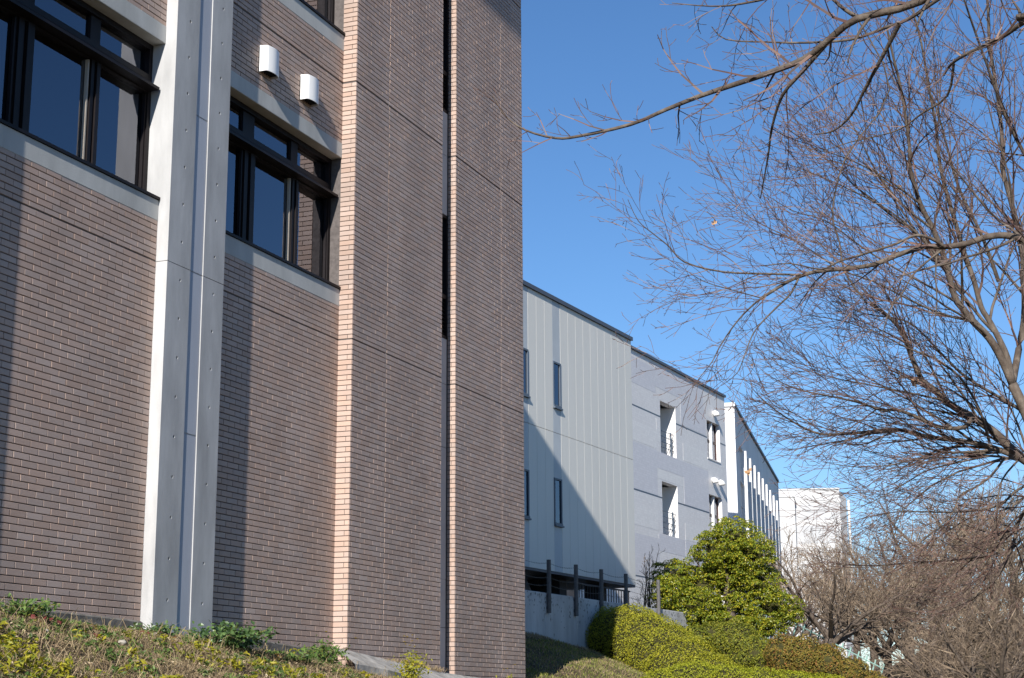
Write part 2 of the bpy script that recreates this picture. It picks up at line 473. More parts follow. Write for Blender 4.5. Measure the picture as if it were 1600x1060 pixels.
# returns that face the sun: left side of the tower, left side of the right-hand pier
def lay_return(plane_x, y0, y1, zlo, zhi, split):
    k0, k1 = math.floor((zlo - Z0) / CH), math.ceil((zhi - Z0) / CH)
    for k in range(k0, k1):
        z0 = Z0 + k * CH + (0.015 if k % 53 == 0 and k >= 0 else 0.0045); z1 = Z0 + (k + 1) * CH - (0.012 if k % 53 == 52 and k >= 0 else 0.0045)
        if k % 2: bricks.append(('y', y0 + 0.001, y1 - 0.002, plane_x, z0, z1, False))
        else:
            bricks.append(('y', y0 + 0.001, y0 + split - 0.003, plane_x, z0, z1, False))
            bricks.append(('y', y0 + split + 0.003, y1 - 0.002, plane_x, z0, z1, False))
lay_return(U_T0, -0.010, Y_BAY, 1.9, 14.6, 0.07)
lay_return(S1, -0.010, 0.125, 1.8, 14.6, 0.065)

def B2W(x, y, z):
    a = R(90 - HEAD); c, s_ = math.cos(a), math.sin(a)
    return (FO[0] + c * x - s_ * y, FO[1] + s_ * x + c * y, z)
full = []
for i, q in enumerate(bricks):
    if q[6]:
        w = B2W((q[1] + q[2]) / 2, q[3], (q[4] + q[5]) / 2)
        # only those clear of the planting, inside the frame
        cc = Rm.transposed() @ (Vector(w) - Vector(EYE))
        px, py = 800 + 2578 * cc.x / -cc.z, 530 - 2578 * cc.y / -cc.z
        if 4 < px < 1590 and 4 < py < 955:
            full.append((Vector(w).length, i))
full.sort()
chosen = set(i for _, i in full[:300])
Vs, Fs, nv = [], [], 0
brick_me = None
for i, q in enumerate(bricks):
    axis, a0, a1, pl, z0, z1, fl = q
    jit = float(rng.uniform(-0.0012, 0.0012))
    if i in chosen:
        if brick_me is None:
            w, h = a1 - a0, z1 - z0
            brick_me = set_mesh("brick", brick_shape(-w / 2, w / 2, 0.0, -h / 2, h / 2, 'x', 0.0), BF, M['brick'])
        o = bpy.data.objects.new("brick", brick_me)
        COL.objects.link(o); o.parent = B.e
        o.location = ((a0 + a1) / 2 - B.o[0], pl + jit - B.o[1], (z0 + z1) / 2 - B.o[2])
    else:
        Vs.append(brick_shape(a0, a1, pl, z0, z1, axis, jit)); Fs.append(BF + nv); nv += 12
me = set_mesh("brick_courses", np.array(Vs).reshape(-1, 3) - B.o, np.concatenate(Fs), M['brick'])
o = bpy.data.objects.new("brick_courses", me); COL.objects.link(o); o.parent = B.e; tag(o, kind='stuff')

# backing walls behind the tiles, core, roof
w = MB()
for (a, b_) in ((U_C1 - 0.02, U_T0), (U_C1 - PITCH - 0.02, U_C0 + 0.02)):
    w.box(a, b_, Y_BAY, 0.55, 1.0, ZB_SILL0 - 0.002)
    w.box(a, b_, Y_BAY, 0.55, ZB_LIN1 + 0.002, ZB_SILL0 + 3.72)
    w.box(a, b_, Y_BAY, 0.55, ZB_LIN1 + 3.724, 14.6)
w.box(U_T0, S0, Y_TOW, 0.60, 1.0, 14.6)
w.box(S1, T1, Y_TOW, 0.60, 1.0, 14.6)
B.part("wall", w, M['mortar'])
w = MB()
w.box(U_T0, S0, -0.008, 0.60, 14.603, ZTOP); w.box(S1, T1, -0.008, 0.60, 14.603, ZTOP)
w.box(U_C1, U_T0 - 0.002, 0.20, 0.60, 14.603, ZTOP); w.box(U_C1 - PITCH, U_C0, 0.20, 0.60, 14.603, ZTOP)
w.box(2.0, U_C1 - PITCH - 1.19 - 0.003, 0.20, 0.60, 1.0, ZTOP)
w.box(T1 - 0.3, T1 - 0.002, 0.603, 14.0, 0.5, ZTOP)          # far end wall, tiled too
B.part("upper_wall", w, M['brickfar'])
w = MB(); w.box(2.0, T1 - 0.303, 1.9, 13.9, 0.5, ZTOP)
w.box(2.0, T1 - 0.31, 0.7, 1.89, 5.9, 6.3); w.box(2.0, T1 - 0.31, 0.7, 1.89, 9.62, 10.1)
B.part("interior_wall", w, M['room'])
w = MB(); w.box(1.5, T1, -1.30, 14.2, ZTOP + 0.003, ZTOP + 0.30)
B.part("roof", w, M['concrete'])
w = MB()
for u in (20.592, 24.952): w.box(u - 0.0065, u + 0.0065, -0.006, 0.002, 1.0, 14.6)
B.part("sealant_joint", w, M['sealant'])

# concrete bands under and over the windows
for (a, b_) in ((U_C1, U_T0 - 0.003), (U_C1 - PITCH, U_C0)):
    for dz in (0.0, 3.722):
        w = MB(); w.bbox(a, b_, 0.195, 0.55, ZB_SILL0 + dz, ZB_SILL1 + dz); B.part("sill_band", w, M['band'])
        w = MB(); w.bbox(a, b_, 0.195, 0.60, ZB_LIN0 + dz, ZB_LIN1 + dz); B.part("lintel", w, M['band'])

# columns with tie holes and a recessed painted strip
def flange(mb, x0, x1, y0, y1, z0, z1, xc, holes):
    mb.add([(x0, y0, z0), (x0, y1, z0), (x0, y1, z1), (x0, y0, z1), (x1, y0, z0), (x1, y1, z0), (x1, y1, z1), (x1, y0, z1)],
           [(0, 3, 2, 1), (4, 5, 6, 7), (1, 2, 6, 5), (0, 1, 5, 4), (3, 7, 6, 2)])
    zc = z0
    for h in sorted(holes):
        if not (z0 + 0.06 < h < z1 - 0.06): continue
        a, b_ = h - 0.05, h + 0.05
        if a > zc: mb.add([(x0, y0, zc), (x1, y0, zc), (x1, y0, a), (x0, y0, a)], [(0, 1, 2, 3)])
        outer = [(x1, h), (x1, b_), (xc, b_), (x0, b_), (x0, h), (x0, a), (xc, a), (x1, a)]
        r = 0.019
        V = [(p[0], y0, p[1]) for p in outer]
        V += [(xc + r * math.cos(PI * t / 4), y0, h + r * math.sin(PI * t / 4)) for t in range(8)]
        V += [(xc + 0.6 * r * math.cos(PI * t / 4), y0 + 0.06, h + 0.6 * r * math.sin(PI * t / 4)) for t in range(8)]
        F = [(t, (t + 1) % 8, 8 + (t + 1) % 8, 8 + t) for t in range(8)] + [(8 + t, 8 + (t + 1) % 8, 16 + (t + 1) % 8, 16 + t) for t in range(8)] + [tuple(range(16, 24))]
        mb.add(V, [f for f in F])
        zc = b_
    mb.add([(x0, y0, zc), (x1, y0, zc), (x1, y0, z1), (x0, y0, z1)], [(0, 1, 2, 3)])

def column(u0):
    k = MB()
    holes_l = [2.765 + 0.4475 * i for i in range(34)]
    joints = [1.2, Z0, Z0 + 3.722, Z0 + 7.444, ZTOP]
    for za, zb in zip(joints[:-1], joints[1:]):
        flange(k, u0, u0 + 0.47, Y_COL, 0.62, za + 0.004, zb - 0.004, u0 + 0.27, holes_l)
        flange(k, u0 + 0.74, u0 + 1.19, Y_COL, 0.62, za + 0.004, zb - 0.004, u0 + 0.97, holes_l)
    k.box(u0 + 0.01, u0 + 1.18, Y_COL + 0.02, 0.61, 1.2, ZTOP - 0.01)
    c = B.part("column", k, M['concrete'])
    zz = [1.2, 4.63, Z0, 8.395, Z0 + 3.722, 12.1, ZTOP - 0.02]
    for za, zb in zip(zz[:-1], zz[1:]):
        q = MB(); q.box(u0 + 0.478, u0 + 0.732, Y_COL + 0.013, Y_COL + 0.04, za + 0.009, zb - 0.009)
        B.part("recessed_panel", q, M['colpanel'], parent=c)
column(U_C0); column(U_C0 - PITCH)

# windows
def pane_box(x0, x1, z0, z1, y): return MB().box(x0, x1, y, y + 0.008, z0, z1)
def window(u0, u1, dz):
    z0, z1 = ZB_SILL1 + dz, ZB_LIN0 + dz
    yf = 0.36                                   # front of the frame
    xs = [u0 + 0.06, u0 + 0.88, u0 + 1.16, u0 + 2.12, u0 + 2.30, u1 - 0.065]
    zt0, zt1 = z0 + 1.30, z0 + 1.52             # transom
    f = MB()
    f.box(u0, u1, yf, 0.47, z0, z0 + 0.09); f.box(u0, u1, yf, 0.47, z1 - 0.07, z1 - 0.002)
    f.box(u0, xs[0], yf + 0.002, 0.468, z0 + 0.09, z1 - 0.07); f.box(xs[5], u1, yf + 0.002, 0.468, z0 + 0.09, z1 - 0.07)
    f.box(xs[0], xs[5], yf + 0.004, 0.466, zt0, zt1)
    for a, b_ in ((xs[1], xs[2]), (xs[3], xs[4])):
        f.box(a, b_, yf + 0.03, 0.462, z0 + 0.09, zt0); f.box(a, b_, yf + 0.03, 0.462, zt1, z1 - 0.07)
        f.box(a + 0.10 * (b_ - a), a + 0.40 * (b_ - a), yf + 0.004, yf + 0.028, z0 + 0.09, zt0)
        f.box(a + 0.55 * (b_ - a), b_ - 0.02, yf - 0.012, yf + 0.028, z0 + 0.091, zt0 - 0.001)
    W = B.part("window", f, M['bronze'])
    sh = MB(); sh.box(u0 + 0.004, u1 - 0.03, 0.232, yf - 0.002, zt0 + 0.02, zt0 + 0.055)
    sh.add([(u0 + 0.004, 0.30, zt0 + 0.056), (u1 - 0.03, 0.30, zt0 + 0.056), (u1 - 0.03, yf - 0.002, zt0 + 0.056), (u0 + 0.004, yf - 0.002, zt0 + 0.056),
            (u0 + 0.004, yf - 0.002, zt0 + 0.15), (u1 - 0.03, yf - 0.002, zt0 + 0.15)], [(0, 1, 5, 4), (0, 4, 3), (1, 2, 5)])
    B.part("transom_shelf", sh, M['bronze'], parent=W)
    si = MB(); si.box(u0 + 0.003, u1 + (-0.002), 0.175, yf - 0.003, z0 + 0.002, z0 + 0.035); si.box(u0 + 0.003, u1 - 0.003, 0.30, yf - 0.004, z0 + 0.036, z0 + 0.07)
    B.part("sill", si, M['bronze'], parent=W)
    for i, (a, b_) in enumerate(((xs[0], xs[1]), (xs[2], xs[3]), (xs[4], xs[5]))):
        gm = M['glass']
        B.part("pane", pane_box(a, b_, z0 + 0.09, zt0, 0.425), gm, parent=W)
        B.part("pane", pane_box(a, b_, zt1, z1 - 0.07, 0.425), gm, parent=W)
        e = MB(); e.box(b_ - 0.024, b_ - 0.003, yf + 0.02, 0.42, z0 + 0.10, zt0 - 0.01)
        B.part("sash_edge", e, M['bronzesunlit'] if i == 1 else M['bronze'], parent=W)
    # curtain gathered at the right-hand pane
    c = MB(); n = 46; x0, x1 = xs[4] + 0.28, u1 - 0.05
    V, F = [], []
    for i in range(n + 1):
        t = i / n
        V += [(x0 + (x1 - x0) * t, 0.478 + 0.028 * math.sin(t * 46) + 0.010 * math.sin(t * 17), z0 - 0.05), (x0 + (x1 - x0) * t, 0.478 + 0.022 * math.sin(t * 46 + 0.4), z1 + 0.05)]
        if i < n: F.append((2 * i, 2 * i + 2, 2 * i + 3, 2 * i + 1))
    c.add(V, F); B.part("curtain", c, M['curtain'], parent=W, smooth=True)
window(U_C1, U_T0 - 0.004, 0.0); window(U_C1, U_T0 - 0.004, 3.722)
window(U_C1 - PITCH, U_C0, 0.0); window(U_C1 - PITCH, U_C0, 3.722)

# vent hoods
for u in (17.24, 18.32):
    k = MB(); n = 14; wd = 0.315; zt, zb = 9.915, 9.56
    yw = Y_BAY - 0.008; dp = 0.118; bow = 0.032
    def prof(z, zoff, ins=0.0):
        P = [(u + ins, yw, z)]
        for i in range(n + 1):
            t = i / n
            P.append((u + ins + (wd - 2 * ins) * t, yw - dp - bow * math.sin(PI * t) + ins + (0.012 if i in (0, n) else 0), z + zoff * 1.0))
        P.append((u + wd - ins, yw, z)); return P
    T_, Bm = prof(zt, -0.012), prof(zb, 0.0)
    Ti, Bi = prof(zt - 0.05, 0, 0.008), prof(zb, 0.0, 0.008)
    m_ = len(T_)
    F = [(i, m_ + i, m_ + i + 1, i + 1) for i in range(m_ - 1)] + [tuple(range(m_))]
    F += [(2 * m_ + i, 2 * m_ + i + 1, 3 * m_ + i + 1, 3 * m_ + i) for i in range(m_ - 1)]
    F += [(m_ + i, 3 * m_ + i, 3 * m_ + i + 1, m_ + i + 1) for i in range(m_ - 1)] + [tuple(range(2 * m_, 3 * m_))[::-1]]
    k.add(T_ + Bm + Ti + Bi, F)
    h = B.part("vent_hood", k, M['hood'])
    g = MB(); g.box(u + 0.012, u + wd - 0.012, yw - 0.10, yw - 0.004, zb + 0.03, zb + 0.036)
    for i in range(6): g.box(u + 0.03 + i * 0.046, u + 0.036 + i * 0.046, yw - 0.10, yw - 0.004, zb + 0.012, zb + 0.029)
    B.part("vent_grille", g, M['dark'], parent=h)
    fl = MB(); fl.box(u - 0.018, u - 0.001, yw - 0.006, yw + 0.006, zb - 0.015, zt - 0.03); B.part("flange", fl, M['dark'], parent=h)

# recessed slot with panels, windows and louvres
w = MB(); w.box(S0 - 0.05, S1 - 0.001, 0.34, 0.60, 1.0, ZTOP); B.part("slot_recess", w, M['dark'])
for dz in (-3.722, 0.0, 3.722, 7.444):
    z0, z1 = 7.23 + dz, 9.24 + dz
    for za, zb in ((z1 - 3.722 + 0.004, Z0 + dz - 0.004), (Z0 + dz + 0.004, z0 - 0.004)) if dz > -3 else ((1.0, Z0 - 0.004 - 3.722), (Z0 - 3.722 + 0.004, z0 + 3.722 - 3.722 - 0.004)):
        if zb - za > 0.05:
            k = MB(); k.box(S0 + 0.002, S1 - 0.035, 0.13, 0.16, za, zb); B.part("slot_panel", k, M['slot'])
    if dz < -3:
        k = MB(); k.box(S0 + 0.002, S1 - 0.035, 0.13, 0.16, z0, z1 - 0.004); B.part("slot_panel", k, M['slot']); continue
    f = MB()
    f.box(S0 + 0.002, S1 - 0.004, 0.13, 0.24, z0, z0 + 0.05); f.box(S0 + 0.002, S1 - 0.004, 0.13, 0.24, z1 - 0.05, z1)
    f.box(S1 - 0.05, S1 - 0.004, 0.132, 0.24, z0 + 0.05, z1 - 0.05); f.box(S0 + 0.002, S0 + 0.05, 0.132, 0.24, z0 + 0.05, z1 - 0.05)
    f.box(S0 + 0.05, S1 - 0.05, 0.134, 0.24, z0 + 0.64, z0 + 0.71)
    W = B.part("slot_window", f, M['bronze'])
    B.part("pane", pane_box(S0 + 0.05, S1 - 0.05, z0 + 0.71, z1 - 0.05, 0.20), M['glass'], parent=W)
    for i in range(9):
        zc = z0 + 0.085 + i * 0.062
        k = MB(); k.add([(S0 + 0.05, 0.15, zc), (S1 - 0.05, 0.15, zc), (S1 - 0.05, 0.20, zc + 0.045), (S0 + 0.05, 0.20, zc + 0.045),
                         (S0 + 0.05, 0.15, zc - 0.006), (S1 - 0.05, 0.15, zc - 0.006), (S1 - 0.05, 0.20, zc + 0.038), (S0 + 0.05, 0.20, zc + 0.038)],
                        [(0, 1, 2, 3), (4, 7, 6, 5), (0, 4, 5, 1)])
        B.part("louvre", k, M['bronze'], parent=W)

# sloping plinth along the bays
def zpl(u): return np.interp(u, [6, 12.0, 15.1, 19.55], [2.75, 2.60, 2.535, 2.335])
for a, b_ in ((U_C1 - PITCH - 0.0, U_C0 - 0.002), (U_C1 + 0.002, U_T0 - 0.002)):
    n = 8
    w = MB()
    for i in range(n):
        ua, ub = a + (b_ - a) * i / n, a + (b_ - a) * (i + 1) / n
        za, zb = zpl(ua), zpl(ub)
        w.add([(ua, 0.16, 1.5), (ub, 0.16, 1.5), (ub, 0.165, zb - 0.02), (ua, 0.165, za - 0.02), (ub, 0.199, zb), (ua, 0.199, za), (ub, 0.3, zb), (ua, 0.3, za)],
              [(0, 1, 2, 3), (3, 2, 4, 5), (5, 4, 6, 7)])
    B.part("plinth", w, M['plinth'])

# sloping kerb slab in front of the tower, a thing of its own
K = Thing("kerb_slab", "weathered concrete kerb slab sloping along the foot of the brick wall", "kerb", FO, HEAD, (21.5, -0.25, 2.0))
w = MB(); V, F = [], []
n = 22
for i in range(n + 1):
    u = 18.95 + 6.6 * i / n
    x, y = uv(u, 0.25); g = H(x, y)
    wob = 0.02 * math.sin(i * 1.7) + 0.012 * math.sin(i * 4.1)
    zt = np.interp(u, [18.9, 19.28, 22.4, 25.6], [2.36, 2.344, 2.107, 1.97])
    V += [(u, -0.08, zt + 0.012), (u, -0.36 + wob, zt - 0.145), (u, -0.43 + wob, zt - 0.20), (u, -0.47 + wob, zt - 0.6)]
    if i < n:
        for j in range(3): F.append((4 * i + j, 4 * i + j + 1, 4 * i + 5 + j, 4 * i + 4 + j))
w.add(V, F)
K.part("slab", w, M['kerb'])

# ------------------------------------------------------------------ grey metal-sided building
GO = plane_origin(25.8, 19.0)
G = Thing("grey_building", "pale grey metal sided building raised on dark piers beyond the brick wall", "building", GO, 25.8, (44.0, 0, 3.0))
g0, g1, gz0, gzj, gz1 = 34.5, 48.03, 5.30, 9.21, 13.05
w = MB(); w.box(g0, g1 - 0.003, 0.029, 9.0, gz0 + 0.02, gz1 - 0.05); B_ = G.part("wall", w, M['seam'])
stripes = [(39.78, 40.31), (41.96, 42.49), (37.6, 38.13), (35.42, 35.95)]
edges = [g0]
for a, b_ in sorted(stripes): edges += [a, b_]
edges.append(g1)
for a, b_ in zip(edges[:-1], edges[1:]):
    st = any(abs(a - s_[0]) < 1e-6 for s_ in stripes)
    m_ = 1 if st else max(1, round((b_ - a) / 0.555))
    for i in range(m_):
        xa, xb = a + (b_ - a) * i / m_, a + (b_ - a) * (i + 1) / m_
        for za, zb in ((gz0, gzj - 0.006), (gzj + 0.006, gz1)):
            wins = [(9.95, 11.27)] if za > 9 else [(6.60, 7.92)]
            segs = [(za, zb)] if not st else [(za, wins[0][0]), (wins[0][1], zb)]
            for sa, sb in segs:
                k = MB(); k.bbox(xa + 0.004, xb - 0.004, 0.002 if st else 0.0, 0.031, sa, sb, 0.003)
                G.part("stripe_panel" if st else "siding_panel", k, M['stripe'] if st else M['siding'])
            if st:
                z0, z1 = wins[0]
                f = MB(); f.box(xa, xb, -0.035, 0.05, z0, z0 + 0.06); f.box(xa, xb, -0.02, 0.05, z1 - 0.05, z1)
                f.box(xa, xa + 0.06, -0.02, 0.05, z0 + 0.06, z1 - 0.05); f.box(xb - 0.06, xb, -0.02, 0.05, z0 + 0.06, z1 - 0.05)
                f.box(xa - 0.01, xb + 0.01, -0.07, 0.03, z0 - 0.045, z0 - 0.002)
                W = G.part("window", f, M['grayframe'])
                k = MB(); k.box(xa + 0.06, xb - 0.06, 0.015, 0.024, z0 + 0.06, z1 - 0.05); G.part("pane", k, M['glass_far'], parent=W)
                k = MB(); k.box(xb - 0.24, xb - 0.07, 0.026, 0.029, z0 + 0.08, z1 - 0.1); G.part("blind", k, M['white'], parent=W)
w = MB(); w.box(g0 - 0.05, g1 + 0.04, -0.06, 9.05, gz1 + 0.003, gz1 + 0.12); G.part("roof_trim", w, M['trim'])
w = MB(); w.box(g0, g1, 0.02, 9.0, gz0 - 0.07, gz0 + 0.018); G.part("underside", w, M['trim'])
for u in (36.5, 40.2, 43.6, 46.6):
    w = MB(); w.box(u, u + 0.5, 0.6, 1.1, 2.5, gz0 - 0.073); G.part("pier", w, M['dark'])
w = MB(); w.add([(44.6, 1.2, 4.0), (44.95, 1.2, 4.0), (43.9, 1.2, 5.22), (43.3, 1.2, 5.22), (44.6, 1.5, 4.0), (44.95, 1.5, 4.0), (43.9, 1.5, 5.22), (43.3, 1.5, 5.22)],
                [(0, 1, 2, 3), (4, 7, 6, 5), (0, 3, 7, 4), (1, 5, 6, 2)])
G.part("brace", w, M['dark'])
w = MB(); w.box(g0, 42.0, 5.0, 5.3, 2.5, gz0 - 0.075); G.part("back_wall", w, M['dark'])

# railing beneath the grey building
T = Thing("metal_railing", "black metal railing standing in the gap below the grey building", "railing", GO, 25.8, (45.0, -0.4, 3.0))
w = MB()
for z in (4.98, 4.10): w.box(42.4, 46.5, -0.42, -0.38, z, z + 0.04)
T.part("rail", w, M['dark'])
for i in range(21):
    k = MB(); u = 42.5 + i * 0.195; k.box(u, u + 0.024, -0.41, -0.39, 3.2, 4.978); T.part("bar", k, M['dark'])

# ------------------------------------------------------------------ lavender tiled building
LO = plane_origin(25.2, 24.3)
Lv = Thing("tiled_building", "lavender grey tiled building with recessed balconies beyond the grey metal building", "building", LO, 25.2, (70.0, 0, 2.5))
l0, l1, lz = 58.0, 75.86, 16.3
opens = [(66.73, 68.70, 12.37, 14.66), (66.73, 68.70, 8.85, 11.13), (73.05, 74.90, 13.0, 14.79), (73.05, 74.90, 9.47, 11.29), (66.73, 68.7, 5.3, 7.6), (73.05, 74.90, 5.95, 7.75)]
w = MB()
xs = sorted({l0, l1} | {o_[0] for o_ in opens} | {o_[1] for o_ in opens})
for xa, xb in zip(xs[:-1], xs[1:]):
    cuts = sorted((o_[2], o_[3]) for o_ in opens if o_[0] <= xa + 1e-6 and o_[1] >= xb - 1e-6)
    z = 2.0
    for ca, cb in cuts:
        w.box(xa, xb, 0, 0.35, z, ca); z = cb
    w.box(xa, xb, 0, 0.35, z, lz)
Lv.part("wall", w, M['lavA'])
w = MB(); w.box(l0, l1 - 0.001, 1.6, 12, 2.0, lz - 0.1); w.box(l1 - 0.3, l1 - 0.002, 0.352, 1.6, 2.0, lz - 0.1); w.box(l0, l1 - 0.4, 0.36, 1.6, 8.4, 8.84); w.box(l0, l1 - 0.4, 0.36, 1.6, 11.95, 12.36); w.box(l0, l1 - 0.4, 0.36, 1.6, 4.9, 5.29)
Lv.part("inner_wall", w, M['whitepanel'])
w = MB(); w.box(l0, l1 + 0.05, -0.08, 12, lz + 0.003, lz + 0.12); Lv.part("roof_trim", w, M['trim'])
for z in (13.94, 10.40, 6.86):
    w = MB()
    for xa, xb in ((l0, 66.72), (68.71, 73.04), (74.91, l1)): w.box(xa, xb, -0.004, 0.001, z - 0.03, z + 0.03)
    Lv.part("floor_joint", w, M['grayframe'])
for (xa, xb, za, zb, mm) in ((63.2, 66.2, 10.44, 12.40, 'lavB'), (66.2, 69.6, 11.65, 12.36, 'lavB'), (69.6, 73.04, 10.44, 12.35, 'lavB'), (69.6, 73.04, 12.4, 13.2, 'lavC'),
                             (62, 66.2, 14.9, 16.0, 'lavB'), (66.2, 72.6, 15.2, 16.2, 'lavB'), (69.4, 72.8, 14.0, 15.15, 'lavB'), (63.2, 66.2, 12.45, 13.3, 'lavC'), (66.2, 66.7, 12.8, 13.8, 'lavC'),
                             (63.2, 66.2, 6.95, 8.6, 'lavB'), (66.2, 69.5, 8.1, 8.82, 'lavB'), (69.6, 73.04, 6.95, 8.8, 'lavB'), (63.2, 66.2, 8.95, 9.8, 'lavC'), (69.6, 73.04, 8.85, 9.6, 'lavC'), (66.2, 69.5, 11.2, 11.6, 'lavC')):
    k = MB(); k.box(xa, xb, -0.004, 0.001, za, zb); Lv.part("tile_panel", k, M[mm])
for (xa, xb, za, zb) in opens[:2] + opens[4:5]:
    w = MB()                                         # glazed door wall in the recess, its side wall catches the sun
    w.box(xa, xa + 0.9, 1.2, 1.26, za, zb); Lv.part("recess_panel", w, M['whitepanel'])
    w = MB(); w.box(xb + 0.001, xb + 0.05, 0.352, 1.59, za, zb); Lv.part("recess_side", w, M['white'])
    w = MB(); w.tube([(xa + 1.05, 0.5, za), (xa + 1.05, 0.5, zb)], 0.045, 8); Lv.part("downpipe", w, M['whiteframe'])
    w = MB()
    for i in range(4): w.box(xa + 0.02, xb - 0.02, 0.10, 0.125, za + 0.30 + i * 0.24, za + 0.325 + i * 0.24)
    w.box(xb - 0.42, xb - 0.36, 0.08, 0.14, za, za + 1.1)
    w.add([(xb - 0.40, 0.12, za + 1.08), (xb - 0.36, 0.12, za + 1.08), (xb - 0.86, 0.3, za), (xb - 0.9, 0.3, za)], [(0, 1, 2, 3)])
    Lv.part("balcony_rail", w, M['grayframe'])
for (xa, xb, za, zb) in opens[2:4] + opens[5:6]:
    f = MB(); y0, y1 = 0.17, 0.25
    f.box(xa, xb, y0, y1, za, za + 0.07); f.box(xa, xb, y0, y1, zb - 0.07, zb); f.box(xa, xa + 0.08, y0, y1, za + 0.07, zb - 0.07); f.box(xb - 0.08, xb, y0, y1, za + 0.07, zb - 0.07)
    zm = (za + zb) / 2; f.box(xa + 0.08, xb - 0.08, y0, y1, zm - 0.06, zm + 0.06)
    W = Lv.part("window", f, M['brownframe'])
    k = MB(); k.box((xa + xb) / 2 - 0.06, (xa + xb) / 2 + 0.06, 0.06, 0.26, za + 0.01, zb - 0.01); Lv.part("mullion", k, M['whiteframe'], parent=W)
    for a, b_ in ((xa + 0.08, (xa + xb) / 2 - 0.06), ((xa + xb) / 2 + 0.06, xb - 0.08)):
        for p_, q_ in ((za + 0.07, zm - 0.06), (zm + 0.06, zb - 0.07)):
            k = MB(); k.box(a, b_, 0.20, 0.21, p_, q_); Lv.part("pane", k, M['glass_far'], parent=W)
    k = MB(); k.box(xb - 0.55, xb - 0.2, 0.4, 0.41, za, zb); Lv.part("curtain", k, M['whitepanel'], parent=W)
    k = MB(); k.box(xb + 0.001, xb + 0.01, -0.02, 0.3, za, zb); k.box(xa - 0.03, xb + 0.03, -0.03, 0.0, za - 0.06, za - 0.003); Lv.part("surround", k, M['white'], parent=W)
for (u, z) in ((74.04, 15.25), (73.58, 12.0), (74.55, 12.0)):
    k = MB(); k.tube([(u, 0.0, z), (u, -0.10, z + 0.01), (u, -0.17, z - 0.03), (u, -0.19, z - 0.14)], [0.10, 0.13, 0.14, 0.15], 12); Lv.part("wall_vent", k, M['hood'], smooth=True)

# ------------------------------------------------------------------ white building with fins
M['finpane'] = mat("pale_blue_pane", (0.46, 0.50, 0.55), 0.25, var=0.1, scale=1.0, spec=0.5)
WO = plane_origin(13.1, 8.22)
Wb = Thing("white_finned_building", "long white building with tall vertical fins receding beyond the lavender building", "building", WO, 13.1, (104.0, 0, 2.5))
u0, u1, zt = 88.17, 120.2, 17.5
w = MB(); w.box(u0, u1, 0.22, 12.0, 1.5, zt - 0.02); w.box(u0 - 0.002, u0 + 2.1, 0.0, 0.218, 1.5, zt - 0.02); w.box(u1 - 0.35, u1, 0.0, 0.218, 1.5, zt - 0.02)
Wb.part("wall", w, M['white'])
w = MB(); w.box(u0 - 0.06, u1 + 0.05, -0.06, 12.05, zt, zt + 0.14); Wb.part("roof_trim", w, M['trim'])
w = MB(); w.box(u0 - 0.10, u0 - 0.062, -0.05, 12.0, zt - 0.05, zt + 0.15); Wb.part("end_coping", w, M['white'])
nb = 10
pw = (u1 - 0.35 - u0 - 2.1) / nb
for i in range(nb):
    a = u0 + 2.1 + i * pw; b_ = a + pw
    k = MB(); k.box(a + 0.01, b_ - 0.01, 0.05, 0.218, zt - 1.75, zt - 0.03); Wb.part("fascia_panel", k, M['whitepanel'])
    if i:
        k = MB(); k.bbox(a - 0.20, a + 0.20, -0.14, 0.216, 1.5, zt - 1.76, 0.02); Wb.part("fin", k, M['white'])
    for j in range(4):
        za = 2.6 + j * 3.5
        f = MB(); f.box(a + 0.35, b_ - 0.35, 0.15, 0.218, za + 0.9, za + 0.98); f.box(a + 0.35, b_ - 0.35, 0.15, 0.218, za + 2.85, za + 2.93)
        f.box((a + b_) / 2 - 0.04, (a + b_) / 2 + 0.04, 0.15, 0.218, za + 0.98, za + 2.85)
        W = Wb.part("window", f, M['grayframe'])
        for p_, q_ in ((a + 0.35, (a + b_) / 2 - 0.04), ((a + b_) / 2 + 0.04, b_ - 0.35)):
            k = MB(); k.box(p_, q_, 0.19, 0.212, za + 0.98, za + 2.85); Wb.part("pane", k, M['finpane'], parent=W)
        k = MB(); k.box(a + 0.3, b_ - 0.3, 0.02, 0.218, za + 0.62, za + 0.72); Wb.part("ledge", k, M['white'])

# ------------------------------------------------------------------ far white block
M['farwhite'] = mat("far_white_paint", (0.52, 0.52, 0.52), 0.8, var=0.06, scale=0.35, stretch=(1, 1, 0.3))
M['farpanel'] = mat("far_louvre_paint", (0.45, 0.455, 0.465), 0.8, var=0.05, scale=0.4)
th = 10.2
Fb = Thing("far_white_building", "bright white flat topped block far behind the bare trees", "building", (200 * math.sin(R(9.2)), 200 * math.cos(R(9.2)), 0), 90 + th - 2.0, (0, 0, 2.5))
w = MB(); w.box(-6, 7.1, 0, 14, 1.5, 27.0); Fb.part("wall", w, M['farwhite'])
w = MB(); w.box(-6.2, 1.75, -2.0, -0.003, 1.5, 25.9); Fb.part("stair_block", w, M['farwhite'])
w = MB(); w.add([(7.103, 1.0, 1.5), (8.0, 2.5, 1.5), (8.0, 12, 1.5), (7.103, 13, 1.5), (7.103, 1.0, 26.9), (8.0, 2.5, 26.2), (8.0, 12, 26.2), (7.103, 13, 26.9)], [(0, 1, 5, 4), (1, 2, 6, 5), (2, 3, 7, 6), (4, 5, 6, 7)])
Fb.part("side_wall", w, M['farpanel'])
for z in (25.4, 22.9, 20.0, 17.5):
    w = MB(); w.box(1.76, 7.2, -0.05, -0.004, z, z + 0.35); Fb.part("ledge", w, M['farwhite'])
w = MB(); w.box(1.9, 7.0, -0.03, -0.004, 20.6, 22.7); Fb.part("louvre_panel", w, M['farpanel'])
